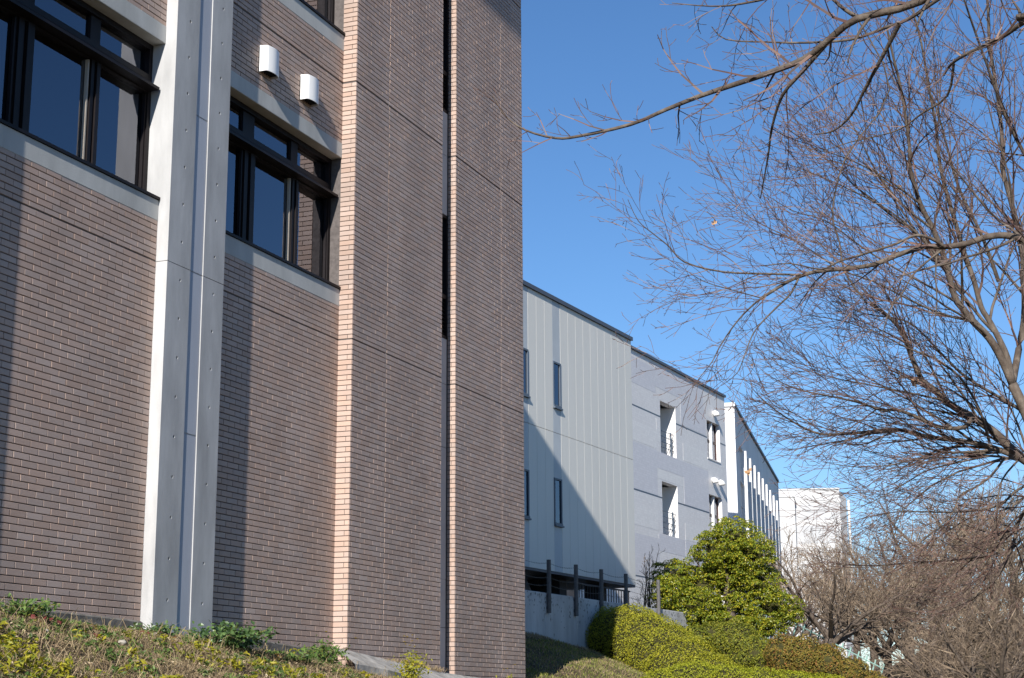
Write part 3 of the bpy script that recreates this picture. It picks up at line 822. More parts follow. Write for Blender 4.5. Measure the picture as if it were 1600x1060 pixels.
w = MB(); w.box(1.9, 7.0, -0.03, -0.004, 23.4, 25.3); Fb.part("louvre_panel", w, M['farpanel'])
w = MB(); w.box(-6.3, 1.85, -2.1, 0, 25.903, 26.1); w.box(-6.2, 7.15, -0.1, 14, 27.003, 27.15); Fb.part("coping", w, M['farwhite'])
w = MB(); w.tube([(8.3, 3.0, 1.5), (8.3, 3.0, 26.0)], 0.16, 8); Fb.part("duct_pipe", w, M['whiteframe'])

# ------------------------------------------------------------------ retaining wall and wire fence
RO = plane_origin(25.8, 15.0)
Rw = Thing("retaining_wall", "stained grey concrete retaining wall shaded behind the hedge", "wall", RO, 25.8, (36.0, 0, 2.5))
r0, r1, rz = 27.0, 41.45, 4.03
js = [r0, 29.0, 30.75, 32.6, 34.3, 36.0, 37.8, 39.6, r1]
for a, b_ in zip(js[:-1], js[1:]):
    k = MB(); k.bbox(a + 0.004, b_ - 0.004, 0.0, 0.22, 1.2, rz, 0.01); Rw.part("wall_panel", k, M['retain'])
st = MB()
for i in range(420):
    u = rng.uniform(30.5, r1 - 0.1); dz = abs(rng.normal(0, 0.30)) + 0.02; h = rng.uniform(0.015, 0.06); b_ = rng.uniform(0.006, 0.02)
    if dz > 0.95: continue
    st.add([(u - b_, -0.003, rz - dz), (u, -0.003, rz - dz - h), (u + b_, -0.003, rz - dz + 0.01), (u, -0.003, rz - dz + h * 0.6)], [(0, 1, 2, 3)])
Rw.part("lichen", st, M['stain'], kind='stuff')
Fn = Thing("wire_fence", "barbed wire fence on grey steel posts fixed to the retaining wall", "fence", RO, 25.8, (36.0, -0.06, 3.5))
pu = [29.7, 31.2, 32.69, 34.15, 35.61, 37.13, 39.30, 41.0]
for u in pu[:-1]:
    k = MB(); k.tube([(u, -0.055, 3.60), (u, -0.055, 4.74)], 0.047, 10); p = Fn.part("post", k, M['post'])
    k = MB(); k.box(u - 0.03, u + 0.03, -0.012, -0.004, 3.68, 3.74); k.box(u - 0.03, u + 0.03, -0.012, -0.004, 3.93, 3.99); Fn.part("bracket", k, M['post'], parent=p)
for z in (4.20, 4.36, 4.52, 4.67):
    k = MB()
    for a, b_ in zip(pu[:-2], pu[1:-1]):
        pts = [(a + (b_ - a) * t / 6, -0.055, z - 0.05 * math.sin(PI * t / 6)) for t in range(7)]
        k.tube(pts, 0.004, 4, False)
        for t in range(1, 12):
            u = a + (b_ - a) * t / 12; zz_ = z - 0.05 * math.sin(PI * t / 12)
            k.tube([(u - 0.012, -0.07, zz_ - 0.015), (u + 0.012, -0.04, zz_ + 0.018)], 0.0025, 3, False)
    Fn.part("wire", k, M['wire'])

# ------------------------------------------------------------------ leaves: vectorised leaf-sized faces
def leaf_cloud(C, N, size, rr, aspect=0.55, droop=0.5):
    """C centres, N rough outward normals; a kite-shaped bent leaf (2 quads) per centre."""
    n = len(C)
    nr = N + rr.normal(0, 0.55, (n, 3)); nr /= np.linalg.norm(nr, axis=1, keepdims=True) + 1e-9
    t = rr.normal(0, 1, (n, 3)); t -= (t * nr).sum(1, keepdims=True) * nr; t /= np.linalg.norm(t, axis=1, keepdims=True) + 1e-9
    b = np.cross(nr, t)
    s = (size * rr.uniform(0.65, 1.3, n))[:, None]
    w = s * aspect * 0.5
    v0 = C - t * s * 0.5
    v1 = C + b * w + nr * s * 0.06
    v2 = C + t * s * 0.5 - nr * s * 0.10
    v3 = C - b * w + nr * s * 0.06
    V = np.stack([v0, v1, v2, v3], 1).reshape(-1, 3)
    F = np.arange(n * 4).reshape(n, 4)
    return V, F
class Raw:
    def __init__(s): s.V = []; s.F = []; s.n = 0
    def add(s, V, F): s.V.append(V); s.F.append(F + s.n); s.n += len(V); return s
    def data(s): return np.concatenate(s.V), np.concatenate(s.F)

def px(x, y, d):
    """a point of the place: seen at photo pixel (x, y), d metres away"""
    c = Vector(((x - 800) / 2578, (530 - y) / 2578, -1.0)).normalized() * d
    return Rm @ c + Vector(EYE)

def clip_shell(blobs, n, rr, top_noise=0.06):
    """points on the outer skin of a union of ellipsoids with normals"""
    vol = np.array([b[3] * b[4] + b[4] * b[5] + b[3] * b[5] for b in blobs]); vol = vol / vol.sum()
    C, N = [], []
    for i, b in enumerate(blobs):
        m = int(n * vol[i])
        d = rr.normal(0, 1, (m, 3)); d /= np.linalg.norm(d, axis=1, keepdims=True)
        ax = np.array(b[3:6]); c = np.array(b[:3])
        lump = 1 + top_noise * (np.sin(d[:, 0] * 7 + i) * np.sin(d[:, 1] * 6 + 2 * i) + np.sin(d[:, 2] * 8 + i * 1.3) * 0.6)
        P = c + d * ax * (lump * rr.uniform(0.90, 1.02, m))[:, None]
        Nn = d / ax; Nn /= np.linalg.norm(Nn, axis=1, keepdims=True)
        keep = np.ones(m, bool)
        for j, q in enumerate(blobs):
            if j != i: keep &= (((P - np.array(q[:3])) / np.array(q[3:6])) ** 2).sum(1) > 0.80
        C.append(P[keep]); N.append(Nn[keep])
    return np.concatenate(C), np.concatenate(N)

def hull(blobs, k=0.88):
    """smaller dark ellipsoids inside a shrub, standing in for the shade between its leaves"""
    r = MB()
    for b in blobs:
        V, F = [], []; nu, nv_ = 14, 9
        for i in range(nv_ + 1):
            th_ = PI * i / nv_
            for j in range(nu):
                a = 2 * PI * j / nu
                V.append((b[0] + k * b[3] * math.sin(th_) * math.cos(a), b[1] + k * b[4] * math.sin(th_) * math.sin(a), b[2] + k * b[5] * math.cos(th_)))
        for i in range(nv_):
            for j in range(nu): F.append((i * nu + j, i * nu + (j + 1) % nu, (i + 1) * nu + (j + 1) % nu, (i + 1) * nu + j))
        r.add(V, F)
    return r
M['inside'] = mat("shrub_shade", (0.045, 0.042, 0.012), 0.95, var=0.4, scale=12)  # dark colour stands in for the shade deep among the leaves

def shrub(name, label, cat, blobs, n, size, material, seed, group=None, noise=0.06, aspect=0.55):
    rr = np.random.default_rng(seed)
    c = blobs[len(blobs) // 2]
    t = Thing(name, label, cat, (c[0], c[1], H(c[0], c[1])), 90.0, group=group)
    base = np.array([c[0], c[1], H(c[0], c[1])])
    C, N = clip_shell(blobs, n, rr, noise)
    V, F = leaf_cloud(C, N, size, rr, aspect)
    t.o = base
    t.part("crown", Raw().add(V, F), material, kind='stuff')
    t.part("shade_core", hull(blobs), M['inside'])
    return t

def blob(x, y, d, rx, ry, rz):
    p = px(x, y, d); return (p.x, p.y, p.z, rx, ry, rz)

# rounded azalea hedge running down the slope
shrub("azalea_hedge", "large rounded clipped hedge half in the brick building's shadow", "hedge",
      [blob(958, 1004, 38.45, 0.800, 0.900, 0.780), blob(985, 1003, 38.15, 0.950, 0.950, 0.820), blob(1012, 1018, 37.55, 0.950, 1.000, 0.860),
       blob(1040, 1035, 36.95, 0.950, 1.000, 0.840), blob(1070, 1058, 36.35, 0.950, 1.000, 0.850), blob(1105, 1088, 35.75, 0.950, 1.000, 0.860)], 90000, 0.038, M['hedge'], 11)
shrub("clipped_hedge", "low bright yellow green clipped hedge in front of the rounded hedge", "hedge",
      [blob(1040, 1080, 33.5, 0.65, 0.7, 0.42), blob(1085, 1076, 33.4, 0.75, 0.8, 0.52), blob(1135, 1082, 33.4, 0.8, 0.8, 0.55), blob(1185, 1086, 33.5, 0.8, 0.8, 0.54), blob(1235, 1091, 33.6, 0.8, 0.8, 0.54), blob(1285, 1097, 33.7, 0.8, 0.8, 0.52)],
      60000, 0.037, M['hedgebright'], 12)
shrub("loose_bush", "dull green loose bush below the evergreen tree", "bush",
      [blob(1115, 1003, 42, 0.55, 0.7, 0.45), blob(1145, 1010, 42, 0.75, 0.8, 0.6), blob(1178, 1030, 41.5, 0.7, 0.7, 0.55), blob(1210, 1050, 41, 0.6, 0.7, 0.5)], 30000, 0.052, M['bush'], 13, noise=0.12)
shrub("autumn_bush", "reddish brown low bush in front of the teal fence", "bush",
      [blob(1222, 1028, 40, 0.42, 0.6, 0.5), blob(1255, 1032, 40, 0.5, 0.6, 0.55), blob(1290, 1040, 40, 0.5, 0.6, 0.5), blob(1325, 1054, 40, 0.5, 0.6, 0.42), blob(1360, 1070, 40, 0.4, 0.5, 0.32)], 26000, 0.048, M['redbush'], 14, noise=0.14)
shrub("wall_foot_bush", "small dark bush at the end of the retaining wall", "bush",
      [blob(1058, 1000, 41, 0.38, 0.4, 0.30), blob(1085, 1002, 41, 0.4, 0.4, 0.36)], 2600, 0.075, M['bush'], 15, noise=0.15)

# ------------------------------------------------------------------ trees: recursive limbs and twigs
def rot_about(d, ax, ang):
    """rotate tuple d about unit tuple ax"""
    c, s_ = math.cos(ang), math.sin(ang); k = (1 - c) * (d[0] * ax[0] + d[1] * ax[1] + d[2] * ax[2])
    return (d[0] * c + (ax[1] * d[2] - ax[2] * d[1]) * s_ + ax[0] * k, d[1] * c + (ax[2] * d[0] - ax[0] * d[2]) * s_ + ax[1] * k, d[2] * c + (ax[0] * d[1] - ax[1] * d[0]) * s_ + ax[2] * k)
def unit(v):
    q = math.sqrt(v[0] ** 2 + v[1] ** 2 + v[2] ** 2) or 1.0
    return (v[0] / q, v[1] / q, v[2] / q)

class Grow:
    def __init__(s, seed, cfg):
        s.r = random.Random(seed); s.cfg = cfg; s.thick = []; s.seg = []
    def spawn(s, pts, rads, lvl):
        """children along a polyline"""
        cfg, r = s.cfg, s.r
        if lvl >= cfg['levels']: return
        dens, lo, hi, ang0, ang1 = cfg['kids'][lvl]
        seglen = [math.dist(pts[i], pts[i + 1]) for i in range(len(pts) - 1)]
        tot = sum(seglen)
        n = int(tot * dens + r.random())
        side = r.random() * 6.28
        for i in range(n):
            t = (cfg.get('bare', 0.12) if lvl else cfg.get('bare0', 0.1)) + (1 - 0.1) * (i + r.random()) / max(n, 1)
            t = min(t, 0.99); q = t * tot; k = 0
            while k < len(seglen) - 1 and q > seglen[k]: q -= seglen[k]; k += 1
            f = min(1, q / (seglen[k] or 1))
            p = tuple(pts[k][j] + (pts[k + 1][j] - pts[k][j]) * f for j in range(3))
            rad = rads[k] + (rads[k + 1] - rads[k]) * f
            d = unit(tuple(pts[k + 1][j] - pts[k][j] for j in range(3)))
            ref = unit((d[1] * 0.3 - d[2], d[2] * 0.2 + 0.1, d[0] - d[1] * 0.3))
            perp = unit((d[1] * ref[2] - d[2] * ref[1], d[2] * ref[0] - d[0] * ref[2], d[0] * ref[1] - d[1] * ref[0]))
            side += 2.4 + r.uniform(-0.5, 0.5)
            axis = rot_about(perp, d, side)
            nd = rot_about(d, axis, r.uniform(ang0, ang1))
            L = r.uniform(lo, hi) * (1.15 - 0.80 * t)
            L = min(L, tot * 0.8)
            s.branch(p, nd, L, min(rad * 0.62, cfg['rmax'][lvl]) * r.uniform(0.7, 1.0), lvl + 1)
    def branch(s, p, d, L, r0, lvl):
        cfg, r = s.cfg, s.r
        rt = cfg['rtip']
        r0 = max(r0, rt)
        n = max(3, min(10, int(1.25 * L / cfg['step'][min(lvl, len(cfg['step']) - 1)])))
        pts, rads = [p], [r0]
        jit = cfg['jit']; tr = cfg['trop']; w = cfg.get('wind', (0, 0, 0))
        cv = (r.uniform(-0.09, 0.09) + w[0], r.uniform(-0.09, 0.09), r.uniform(-0.09, 0.11) + tr)
        for i in range(n):
            d = unit((d[0] + r.uniform(-jit, jit) + cv[0], d[1] + r.uniform(-jit, jit) + cv[1], d[2] + r.uniform(-jit, jit) + cv[2]))
            p = tuple(p[j] + d[j] * L / n for j in range(3))
            pts.append(p); rads.append(r0 + (max(rt, r0 * 0.3) - r0) * (i + 1) / n)
        s.emit(pts, rads)
        s.spawn(pts, rads, lvl)
    def emit(s, pts, rads):
        if rads[0] > s.cfg.get('thick', 0.02): s.thick.append((pts, rads))
        else:
            for i in range(len(pts) - 1): s.seg.append((*pts[i], *pts[i + 1], rads[i], rads[i + 1]))
    def limb(s, pts, rads, sub=True):
        """a given limb: smooth it, add it, then its children"""
        P, Q = [], []
        n = len(pts)
        for i in range(n - 1):
            p0, p1, p2, p3 = pts[max(i - 1, 0)], pts[i], pts[i + 1], pts[min(i + 2, n - 1)]
            for k in range(3):
                t = k / 3
                P.append(tuple(0.5 * (2 * p1[j] + (p2[j] - p0[j]) * t + (2 * p0[j] - 5 * p1[j] + 4 * p2[j] - p3[j]) * t * t + (3 * p1[j] - p0[j] - 3 * p2[j] + p3[j]) * t ** 3) for j in range(3)))
                Q.append(rads[i] + (rads[i + 1] - rads[i]) * t)
        P.append(tuple(pts[-1])); Q.append(rads[-1])
        s.thick.append((P, Q))
        if sub: s.spawn(P, Q, 0)
        return P
    def thick_mesh(s):
        m = MB()
        for pts, rads in s.thick: m.tube(pts, rads, 8 if rads[0] > 0.03 else 5, rads[0] > 0.03)
        return m
    def twig_mesh(s):
        A = np.array(s.seg)
        p0, p1, r0, r1 = A[:, :3], A[:, 3:6], A[:, 6], A[:, 7]
        d = p1 - p0; d /= np.linalg.norm(d, axis=1, keepdims=True) + 1e-9
        ref = np.where(np.abs(d[:, 2:3]) < 0.9, np.array([[0, 0, 1.0]]), np.array([[1.0, 0, 0]]))
        u = np.cross(d, ref); u /= np.linalg.norm(u, axis=1, keepdims=True); w = np.cross(d, u)
        V = []
        for P_, r_ in ((p0, r0), (p1, r1)):
            for k in range(3):
                a = 2 * PI * k / 3
                V.append(P_ + (u * math.cos(a) + w * math.sin(a)) * r_[:, None])
        V = np.stack(V, 1).reshape(-1, 3)
        b = np.arange(len(A))[:, None] * 6
        F = np.concatenate([b + np.array([[0, 1, 4, 3]]), b + np.array([[1, 2, 5, 4]]), b + np.array([[2, 0, 3, 5]])])
        return Raw().add(V, F)

def make_tree(name, label, base, gr, bark, twig, group=None, cat="tree"):
    t = Thing(name, label, cat, base, 90.0, group=group)
    t.o = np.array(base, float)
    t.part("trunk", gr.thick_mesh(), bark, smooth=True)
    if gr.seg: t.part("twigs", gr.twig_mesh(), twig, kind='stuff')
    return t

def pl(lst, d0, d1=None):
    """limb given where it is seen, with its distance running from d0 to d1 metres"""
    d1 = d0 if d1 is None else d1
    n = len(lst) - 1
    return [tuple(px(x, y, d0 + (d1 - d0) * i / max(n, 1))) for i, (x, y) in enumerate(lst)]
def taper(n, a, b_): return [a + (b_ - a) * i / (n - 1) for i in range(n)]

# 1: the near tree, trunk out of the picture on the right, limbs reaching across
CFG_NEAR = dict(levels=3, kids=[(8.5, 0.22, 0.75, 0.5, 1.1), (10.0, 0.10, 0.32, 0.5, 1.0), (11.0, 0.05, 0.14, 0.5, 1.0)], rmax=[0.010, 0.005, 0.003], rtip=0.0016,
                step=[0.12, 0.09, 0.06, 0.04], jit=0.20, trop=0.02, thick=0.009)
g = Grow(21, CFG_NEAR)
nt = (4.6, 7.4)
nb_ = (nt[0], nt[1], H(*nt))
stem_top = (nt[0] - 0.2, nt[1] + 0.2, 5.2)
g.limb([(nt[0], nt[1], nb_[2] - 0.1), (nt[0] + 0.03, nt[1], 1.5), (nt[0] - 0.1, nt[1] + 0.1, 3.4), stem_top], [0.17, 0.14, 0.12, 0.09], False)
def near(lst, d0, d1, ra, rb, root=True):
    P = pl(lst, d0, d1)
    if root: P = [stem_top] + P
    g.limb(P, taper(len(P), ra, rb))
near([(1640, -170), (1540, -70), (1440, 2), (1340, 30), (1295, 63), (1258, 92), (1200, 115), (1140, 135), (1090, 152), (1040, 172), (985, 195), (905, 213), (868, 216), (822, 204), (790, 182), (770, 150)], 7.6, 8.6, 0.0235, 0.0028)
near([(1640, -150), (1560, -60), (1465, 0), (1420, 30), (1380, 45), (1330, 62), (1260, 67), (1200, 66), (1135, 62), (1112, 42)], 8.0, 9.0, 0.014, 0.0025)
near([(1405, 38), (1378, 90), (1352, 138), (1330, 180), (1302, 205), (1272, 210)], 8.2, 8.7, 0.012, 0.003, False)
near([(1292, 68), (1254, 112), (1222, 150), (1206, 200), (1200, 245), (1188, 310)], 8.1, 8.6, 0.012, 0.003, False)
near([(1345, 30), (1320, 15), (1296, -6)], 7.9, 8.0, 0.012, 0.007, False)
near([(1340, -60), (1240, -14), (1160, 6), (1110, 10), (1050, 5)], 8.4, 9.0, 0.010, 0.002, False)
near([(1640, 18), (1600, 35), (1560, 62), (1510, 85), (1485, 102), (1475, 118)], 8.6, 9.2, 0.020, 0.005)
near([(1490, 100), (1480, 150), (1440, 178), (1400, 205), (1330, 222), (1280, 238)], 9.0, 9.6, 0.008, 0.002, False)
make_tree("near_tree", "bare tree whose long near branch reaches across the sky to the brick wall", nb_, g, M['bark'], M['twig'], "bare trees along the path")

# 2: middle tree with a long drooping grey limb
CFG_MID = dict(levels=3, kids=[(5.2, 0.5, 1.7, 0.35, 0.95), (7.5, 0.2, 0.65, 0.4, 0.95), (8.5, 0.08, 0.26, 0.4, 0.9)], rmax=[0.016, 0.007, 0.004], rtip=0.0021,
               step=[0.2, 0.16, 0.12, 0.08], jit=0.16, trop=0.02, wind=(-0.03, 0, 0), thick=0.013)
g = Grow(22, CFG_MID)
mt = (6.4, 15.0); mb_ = (mt[0], mt[1], H(*mt)); top = (6.0, 15.2, 6.9)
g.limb([(mt[0], mt[1], mb_[2] - 0.1), (mt[0] + 0.1, mt[1], 2.4), (mt[0] - 0.1, mt[1], 4.6), top], [0.24, 0.2, 0.16, 0.12], False)
def limb(lst, d0, d1, ra, rb, root=None, sub=True):
    P = pl(lst, d0, d1)
    if root is not None: P = [root] + P
    g.limb(P, taper(len(P), ra, rb), sub)
limb([(1640, 392), (1600, 375), (1570, 368), (1540, 371), (1510, 381), (1476, 386), (1450, 385), (1410, 396), (1370, 412), (1340, 418), (1280, 424), (1256, 430), (1230, 441), (1190, 466)], 15, 14.2, 0.0348, 0.0136, top)
limb([(1256, 430), (1200, 428), (1130, 425), (1070, 410), (1045, 385), (1020, 365), (997, 345), (981, 312)], 14.3, 14.0, 0.0104, 0.0026)
limb([(1476, 386), (1455, 373), (1430, 368), (1400, 381), (1360, 394), (1310, 409), (1283, 421), (1235, 412), (1190, 416)], 14.6, 14.0, 0.0162, 0.0043)
limb([(1190, 466), (1175, 478), (1159, 494), (1143, 514), (1124, 543), (1113, 565), (1092, 592), (1082, 606)], 14.2, 13.9, 0.0093, 0.0026)
limb([(1248, 434), (1236, 458), (1215, 479), (1192, 502), (1176, 523), (1164, 554), (1152, 583), (1127, 603)], 14.3, 13.9, 0.0104, 0.0026)
limb([(1470, 392), (1445, 412), (1425, 432), (1408, 462), (1393, 478), (1380, 520), (1386, 548)], 14.5, 14.2, 0.0093, 0.0034)
limb([(1464, 392), (1462, 430), (1464, 476), (1457, 515)], 14.5, 14.4, 0.0081, 0.0043)
limb([(1548, 374), (1530, 395), (1510, 415), (1492, 434)], 14.9, 14.7, 0.0081, 0.0051)
limb([(1190, 466), (1150, 455), (1100, 440), (1065, 418)], 14.2, 13.8, 0.0058, 0.0025)
limb([(1340, 30), (1390, 140), (1322, 245), (1301, 330), (1312, 380), (1320, 425), (1355, 475)], 15.2, 14.8, 0.0070, 0.0085)
make_tree("middle_tree", "bare tree with a long grey limb drooping left before the open sky", mb_, g, M['bark'], M['twig'], "bare trees along the path")

# 3: tall tree with several pale upright stems
CFG_UP = dict(levels=3, kids=[(4.8, 0.8, 2.5, 0.30, 0.85), (6.0, 0.3, 1.0, 0.35, 0.85), (6.5, 0.12, 0.38, 0.35, 0.9)], rmax=[0.022, 0.009, 0.005], rtip=0.0028,
              step=[0.3, 0.22, 0.17, 0.12], jit=0.13, trop=0.045, wind=(-0.035, 0, 0.0), thick=0.018)
g = Grow(23, CFG_UP)
ub = px(1590, 640, 20.0); ubx, uby = ub.x + 0.3, ub.y
ubb = (ubx, uby, H(ubx, uby)); fork = tuple(px(1582, 600, 20.0))
g.limb([(ubx, uby, ubb[2] - 0.1), (ubx + 0.05, uby, 2.6), (ubx, uby, 4.2), fork], [0.12, 0.095, 0.075, 0.055], False)
limb([(1565, 561), (1546, 529), (1521, 503), (1504, 482), (1492, 465), (1480, 421), (1472, 393), (1458, 359), (1438, 319), (1428, 287), (1422, 262), (1421, 230), (1416, 190), (1408, 140), (1396, 90), (1385, 40)], 20, 19.4, 0.048, 0.0119, fork)
limb([(1574, 560), (1560, 528), (1545, 500), (1533, 480), (1522, 439), (1506, 393), (1492, 345), (1480, 305), (1470, 265), (1465, 225), (1462, 195), (1452, 140), (1440, 70), (1425, 10)], 20, 20.5, 0.040, 0.0102, fork)
limb([(1592, 545), (1600, 500), (1600, 435), (1596, 378), (1586, 339), (1576, 301), (1566, 262), (1567, 237), (1562, 175), (1552, 107), (1546, 70), (1544, 20), (1540, -40)], 20.4, 21, 0.042, 0.0153, fork)
limb([(1546, 400), (1530, 360), (1505, 310), (1490, 270), (1472, 200), (1455, 150), (1440, 120)], 20.3, 20, 0.0261, 0.0068, tuple(px(1560, 440, 20.4)))
limb([(1640, 300), (1600, 240), (1570, 180), (1545, 110), (1520, 40), (1500, -20)], 21, 20, 0.0290, 0.0102, tuple(px(1650, 420, 21)))
limb([(1438, 319), (1400, 290), (1350, 260), (1300, 240), (1250, 230)], 19.5, 18.8, 0.0151, 0.0034)
limb([(1458, 359), (1410, 320), (1370, 270), (1340, 210), (1310, 160), (1290, 110)], 19.5, 18.6, 0.0162, 0.0034)
limb([(1480, 421), (1440, 372), (1390, 330), (1335, 300), (1280, 275), (1235, 258)], 19.6, 18.9, 0.0162, 0.0034)
limb([(1506, 480), (1460, 452), (1400, 420), (1345, 385), (1290, 345), (1240, 330), (1190, 300)], 19.7, 18.6, 0.0151, 0.0034)
limb([(1521, 503), (1470, 490), (1420, 468), (1365, 440), (1310, 420), (1250, 380), (1180, 345), (1120, 300)], 19.7, 18.4, 0.0151, 0.0026)
make_tree("upright_tree", "bare tree with several pale upright stems behind the drooping limb", ubb, g, M['bark'], M['twig'], "bare trees along the path")

# 4: spreading tree, low limbs fanning left from the right edge
CFG_LOW = dict(levels=3, kids=[(6.0, 0.7, 2.1, 0.25, 0.8), (6.6, 0.3, 0.9, 0.3, 0.85), (7.0, 0.12, 0.38, 0.35, 0.9)], rmax=[0.022, 0.010, 0.005], rtip=0.0028,
               step=[0.3, 0.22, 0.17, 0.12], jit=0.14, trop=0.01, wind=(-0.04, 0, 0.0), thick=0.018)
g = Grow(24, CFG_LOW)
lb = px(1690, 800, 22.0); lbb = (lb.x, lb.y, H(lb.x, lb.y)); hub = tuple(px(1665, 760, 22.0))
g.limb([(lb.x, lb.y, lbb[2] - 0.1), (lb.x, lb.y, 2.5), hub], [0.24, 0.2, 0.17], False)
limb([(1600, 718), (1576, 698), (1554, 676), (1520, 652), (1497, 640), (1477, 626), (1456, 606), (1442, 596), (1425, 560), (1410, 520), (1385, 492), (1360, 475)], 21.8, 21, 0.0667, 0.0170, hub)
limb([(1600, 720), (1546, 698), (1500, 689), (1450, 683), (1400, 671), (1360, 675), (1320, 678), (1280, 678), (1240, 660), (1200, 632), (1176, 608)], 21.8, 20.5, 0.0435, 0.0043, hub)
limb([(1520, 652), (1506, 668), (1470, 668), (1440, 655), (1400, 640), (1380, 642), (1345, 630), (1310, 622), (1260, 612), (1225, 600), (1195, 583)], 21.3, 20.2, 0.0319, 0.0034)
limb([(1560, 702), (1520, 706), (1470, 706), (1430, 692), (1410, 680)], 21.6, 21, 0.0232, 0.0051)
limb([(1600, 722), (1540, 712), (1490, 715), (1440, 716), (1390, 727), (1340, 730), (1285, 722)], 21.8, 20.6, 0.0203, 0.0034, hub)
limb([(1550, 712), (1500, 722), (1450, 735), (1420, 752), (1390, 770), (1350, 790), (1300, 806)], 21.6, 20.8, 0.0139, 0.0026)
limb([(1570, 715), (1550, 742), (1530, 758), (1500, 775), (1490, 800), (1470, 820), (1440, 845)], 21.6, 21, 0.0174, 0.0068)
limb([(1590, 720), (1566, 750), (1558, 790), (1553, 830)], 21.7, 21.5, 0.0139, 0.0068)
limb([(1477, 626), (1440, 618), (1400, 610), (1350, 600), (1300, 590), (1240, 572), (1200, 545)], 21.2, 20.3, 0.0151, 0.0034)
limb([(1546, 692), (1530, 640), (1500, 590), (1460, 560), (1420, 545), (1370, 520), (1310, 500), (1250, 492)], 21.4, 20.4, 0.0197, 0.0034)
limb([(1600, 645), (1560, 620), (1510, 590), (1470, 552), (1440, 520), (1410, 500), (1350, 490), (1300, 470)], 21.9, 21, 0.0261, 0.0051, tuple(px(1650, 690, 22)))
limb([(1600, 760), (1560, 790), (1500, 800), (1450, 800), (1400, 800), (1340, 812)], 21.9, 21, 0.0203, 0.0043, hub)
limb([(1590, 850), (1540, 868), (1480, 876), (1420, 880), (1360, 884), (1300, 882)], 22.5, 22, 0.0232, 0.0051, hub)
limb([(1600, 800), (1580, 860), (1550, 912), (1500, 945), (1450, 962)], 22.5, 22, 0.0290, 0.0068, hub)
make_tree("spreading_tree", "bare spreading tree with dark low limbs fanning in from the right edge", lbb, g, M['barkdark'], M['twig'], "bare trees along the path")

# 5: cherry trees behind, four crowns of their own kind and copies turned and scaled
CFG_BG = dict(levels=4, kids=[(2.8, 1.2, 2.6, 0.4, 1.0), (3.2, 0.6, 1.6, 0.35, 0.9), (3.6, 0.35, 0.95, 0.35, 0.9), (3.6, 0.2, 0.5, 0.35, 0.9)], rmax=[0.06, 0.026, 0.013, 0.009], rtip=0.0062,
              step=[0.5, 0.35, 0.28, 0.22, 0.2], jit=0.17, trop=0.02, thick=0.035, bare0=0.15)
def cherry(seed, h):
    gg = Grow(seed, CFG_BG); r = gg.r
    f = h * 0.36
    gg.limb([(0, 0, -0.3), (r.uniform(-.1, .1), r.uniform(-.1, .1), f * 0.5), (r.uniform(-.15, .15), 0, f)], [0.22, 0.165, 0.15], False)
    n = 6
    for i in range(n):
        a = 6.28 * i / n + r.uniform(-0.3, 0.3); up = r.uniform(0.45, 1.25)
        d = unit((math.cos(a), math.sin(a), up)); L = h * r.uniform(0.55, 0.75)
        p = [(0, 0, f * r.uniform(0.7, 1.0))]
        for k in range(4):
            d = unit((d[0] + r.uniform(-.2, .2), d[1] + r.uniform(-.2, .2), d[2] + r.uniform(-.22, .2)))
            p.append(tuple(p[-1][j] + d[j] * L / 4 for j in range(3)))
        gg.limb(p, taper(5, 0.095, 0.02))
    return gg
protos = []
for sd, h in ((31, 5.6), (32, 6.4), (33, 5.0)):
    gg = cherry(sd, h); protos.append((set_mesh("trunk", *gg.thick_mesh().data(), M['barkdark'], True), set_mesh("twigs", *gg.twig_mesh().data(), M['twigbg'])))
spots = [  # pixel x, distance, prototype, turn, scale, label
    (1300, 56, 0, 0.3, 1.00, "gnarled bare cherry tree standing by the teal fence"),
    (1385, 60, 1, 1.9, 0.95, "bare cherry tree with paired trunks just right of the teal fence"),
    (1440, 58, 2, 2.6, 1.05, "dark trunked bare cherry tree in the middle of the far row"),
    (1235, 66, 2, 4.0, 0.95, "pale twiggy bare tree between the evergreen tree and the far white block"),
    (1345, 76, 1, 5.2, 1.05, "hazy brown bare tree in front of the far white block"),
    (1500, 66, 0, 3.3, 1.15, "broad bare cherry tree below the fanning limbs"),
    (1575, 62, 1, 0.9, 1.1, "bare tree low at the right edge of the picture"),
    (1420, 88, 0, 2.2, 1.35, "tall far bare tree above the middle of the far row"),
    (1520, 92, 1, 3.9, 1.45, "tallest far bare tree on the brown slope"),
    (1600, 84, 2, 1.4, 1.5, "far bare tree cut by the right edge on the brown slope"),
    (1290, 96, 0, 5.6, 1.1, "far bare tree hiding the foot of the white block"),
    (1470, 76, 2, 0.2, 1.2, "bare tree between the broad cherry and the far slope"),
    (1370, 105, 1, 4.6, 1.45, "farthest bare tree against the pale sky"),
    (1490, 52, 2, 5.0, 0.85, "small bare tree near the bottom edge left of the brown slope"),
    (1555, 50, 0, 2.7, 0.85, "small low bare tree near the bottom right corner"),
    (1460, 100, 0, 3.0, 1.5, "far bare tree rising behind the fanning limbs"),
    (1590, 72, 2, 4.4, 1.35, "leaning bare tree touching the right edge above the corner"),
    (1560, 110, 0, 1.1, 1.6, "farthest bare tree on the top of the slope"),
]
for (xp, d, k, a, sc, lab) in spots:
    p = px(xp, 1060, d); x, y = p.x, p.y
    e = bpy.data.objects.new("cherry_tree", None); COL.objects.link(e)
    e.location = (x, y, H(x, y)); e.rotation_euler = (0, 0, a); e.scale = (sc, sc, sc)
    tag(e, lab, "tree", group="bare cherry trees behind the hedges")
    for nm, me in (("trunk", protos[k][0]), ("twigs", protos[k][1])):
        o = bpy.data.objects.new(nm, me); COL.objects.link(o); o.parent = e
        if nm == "twigs": o['kind'] = 'stuff'
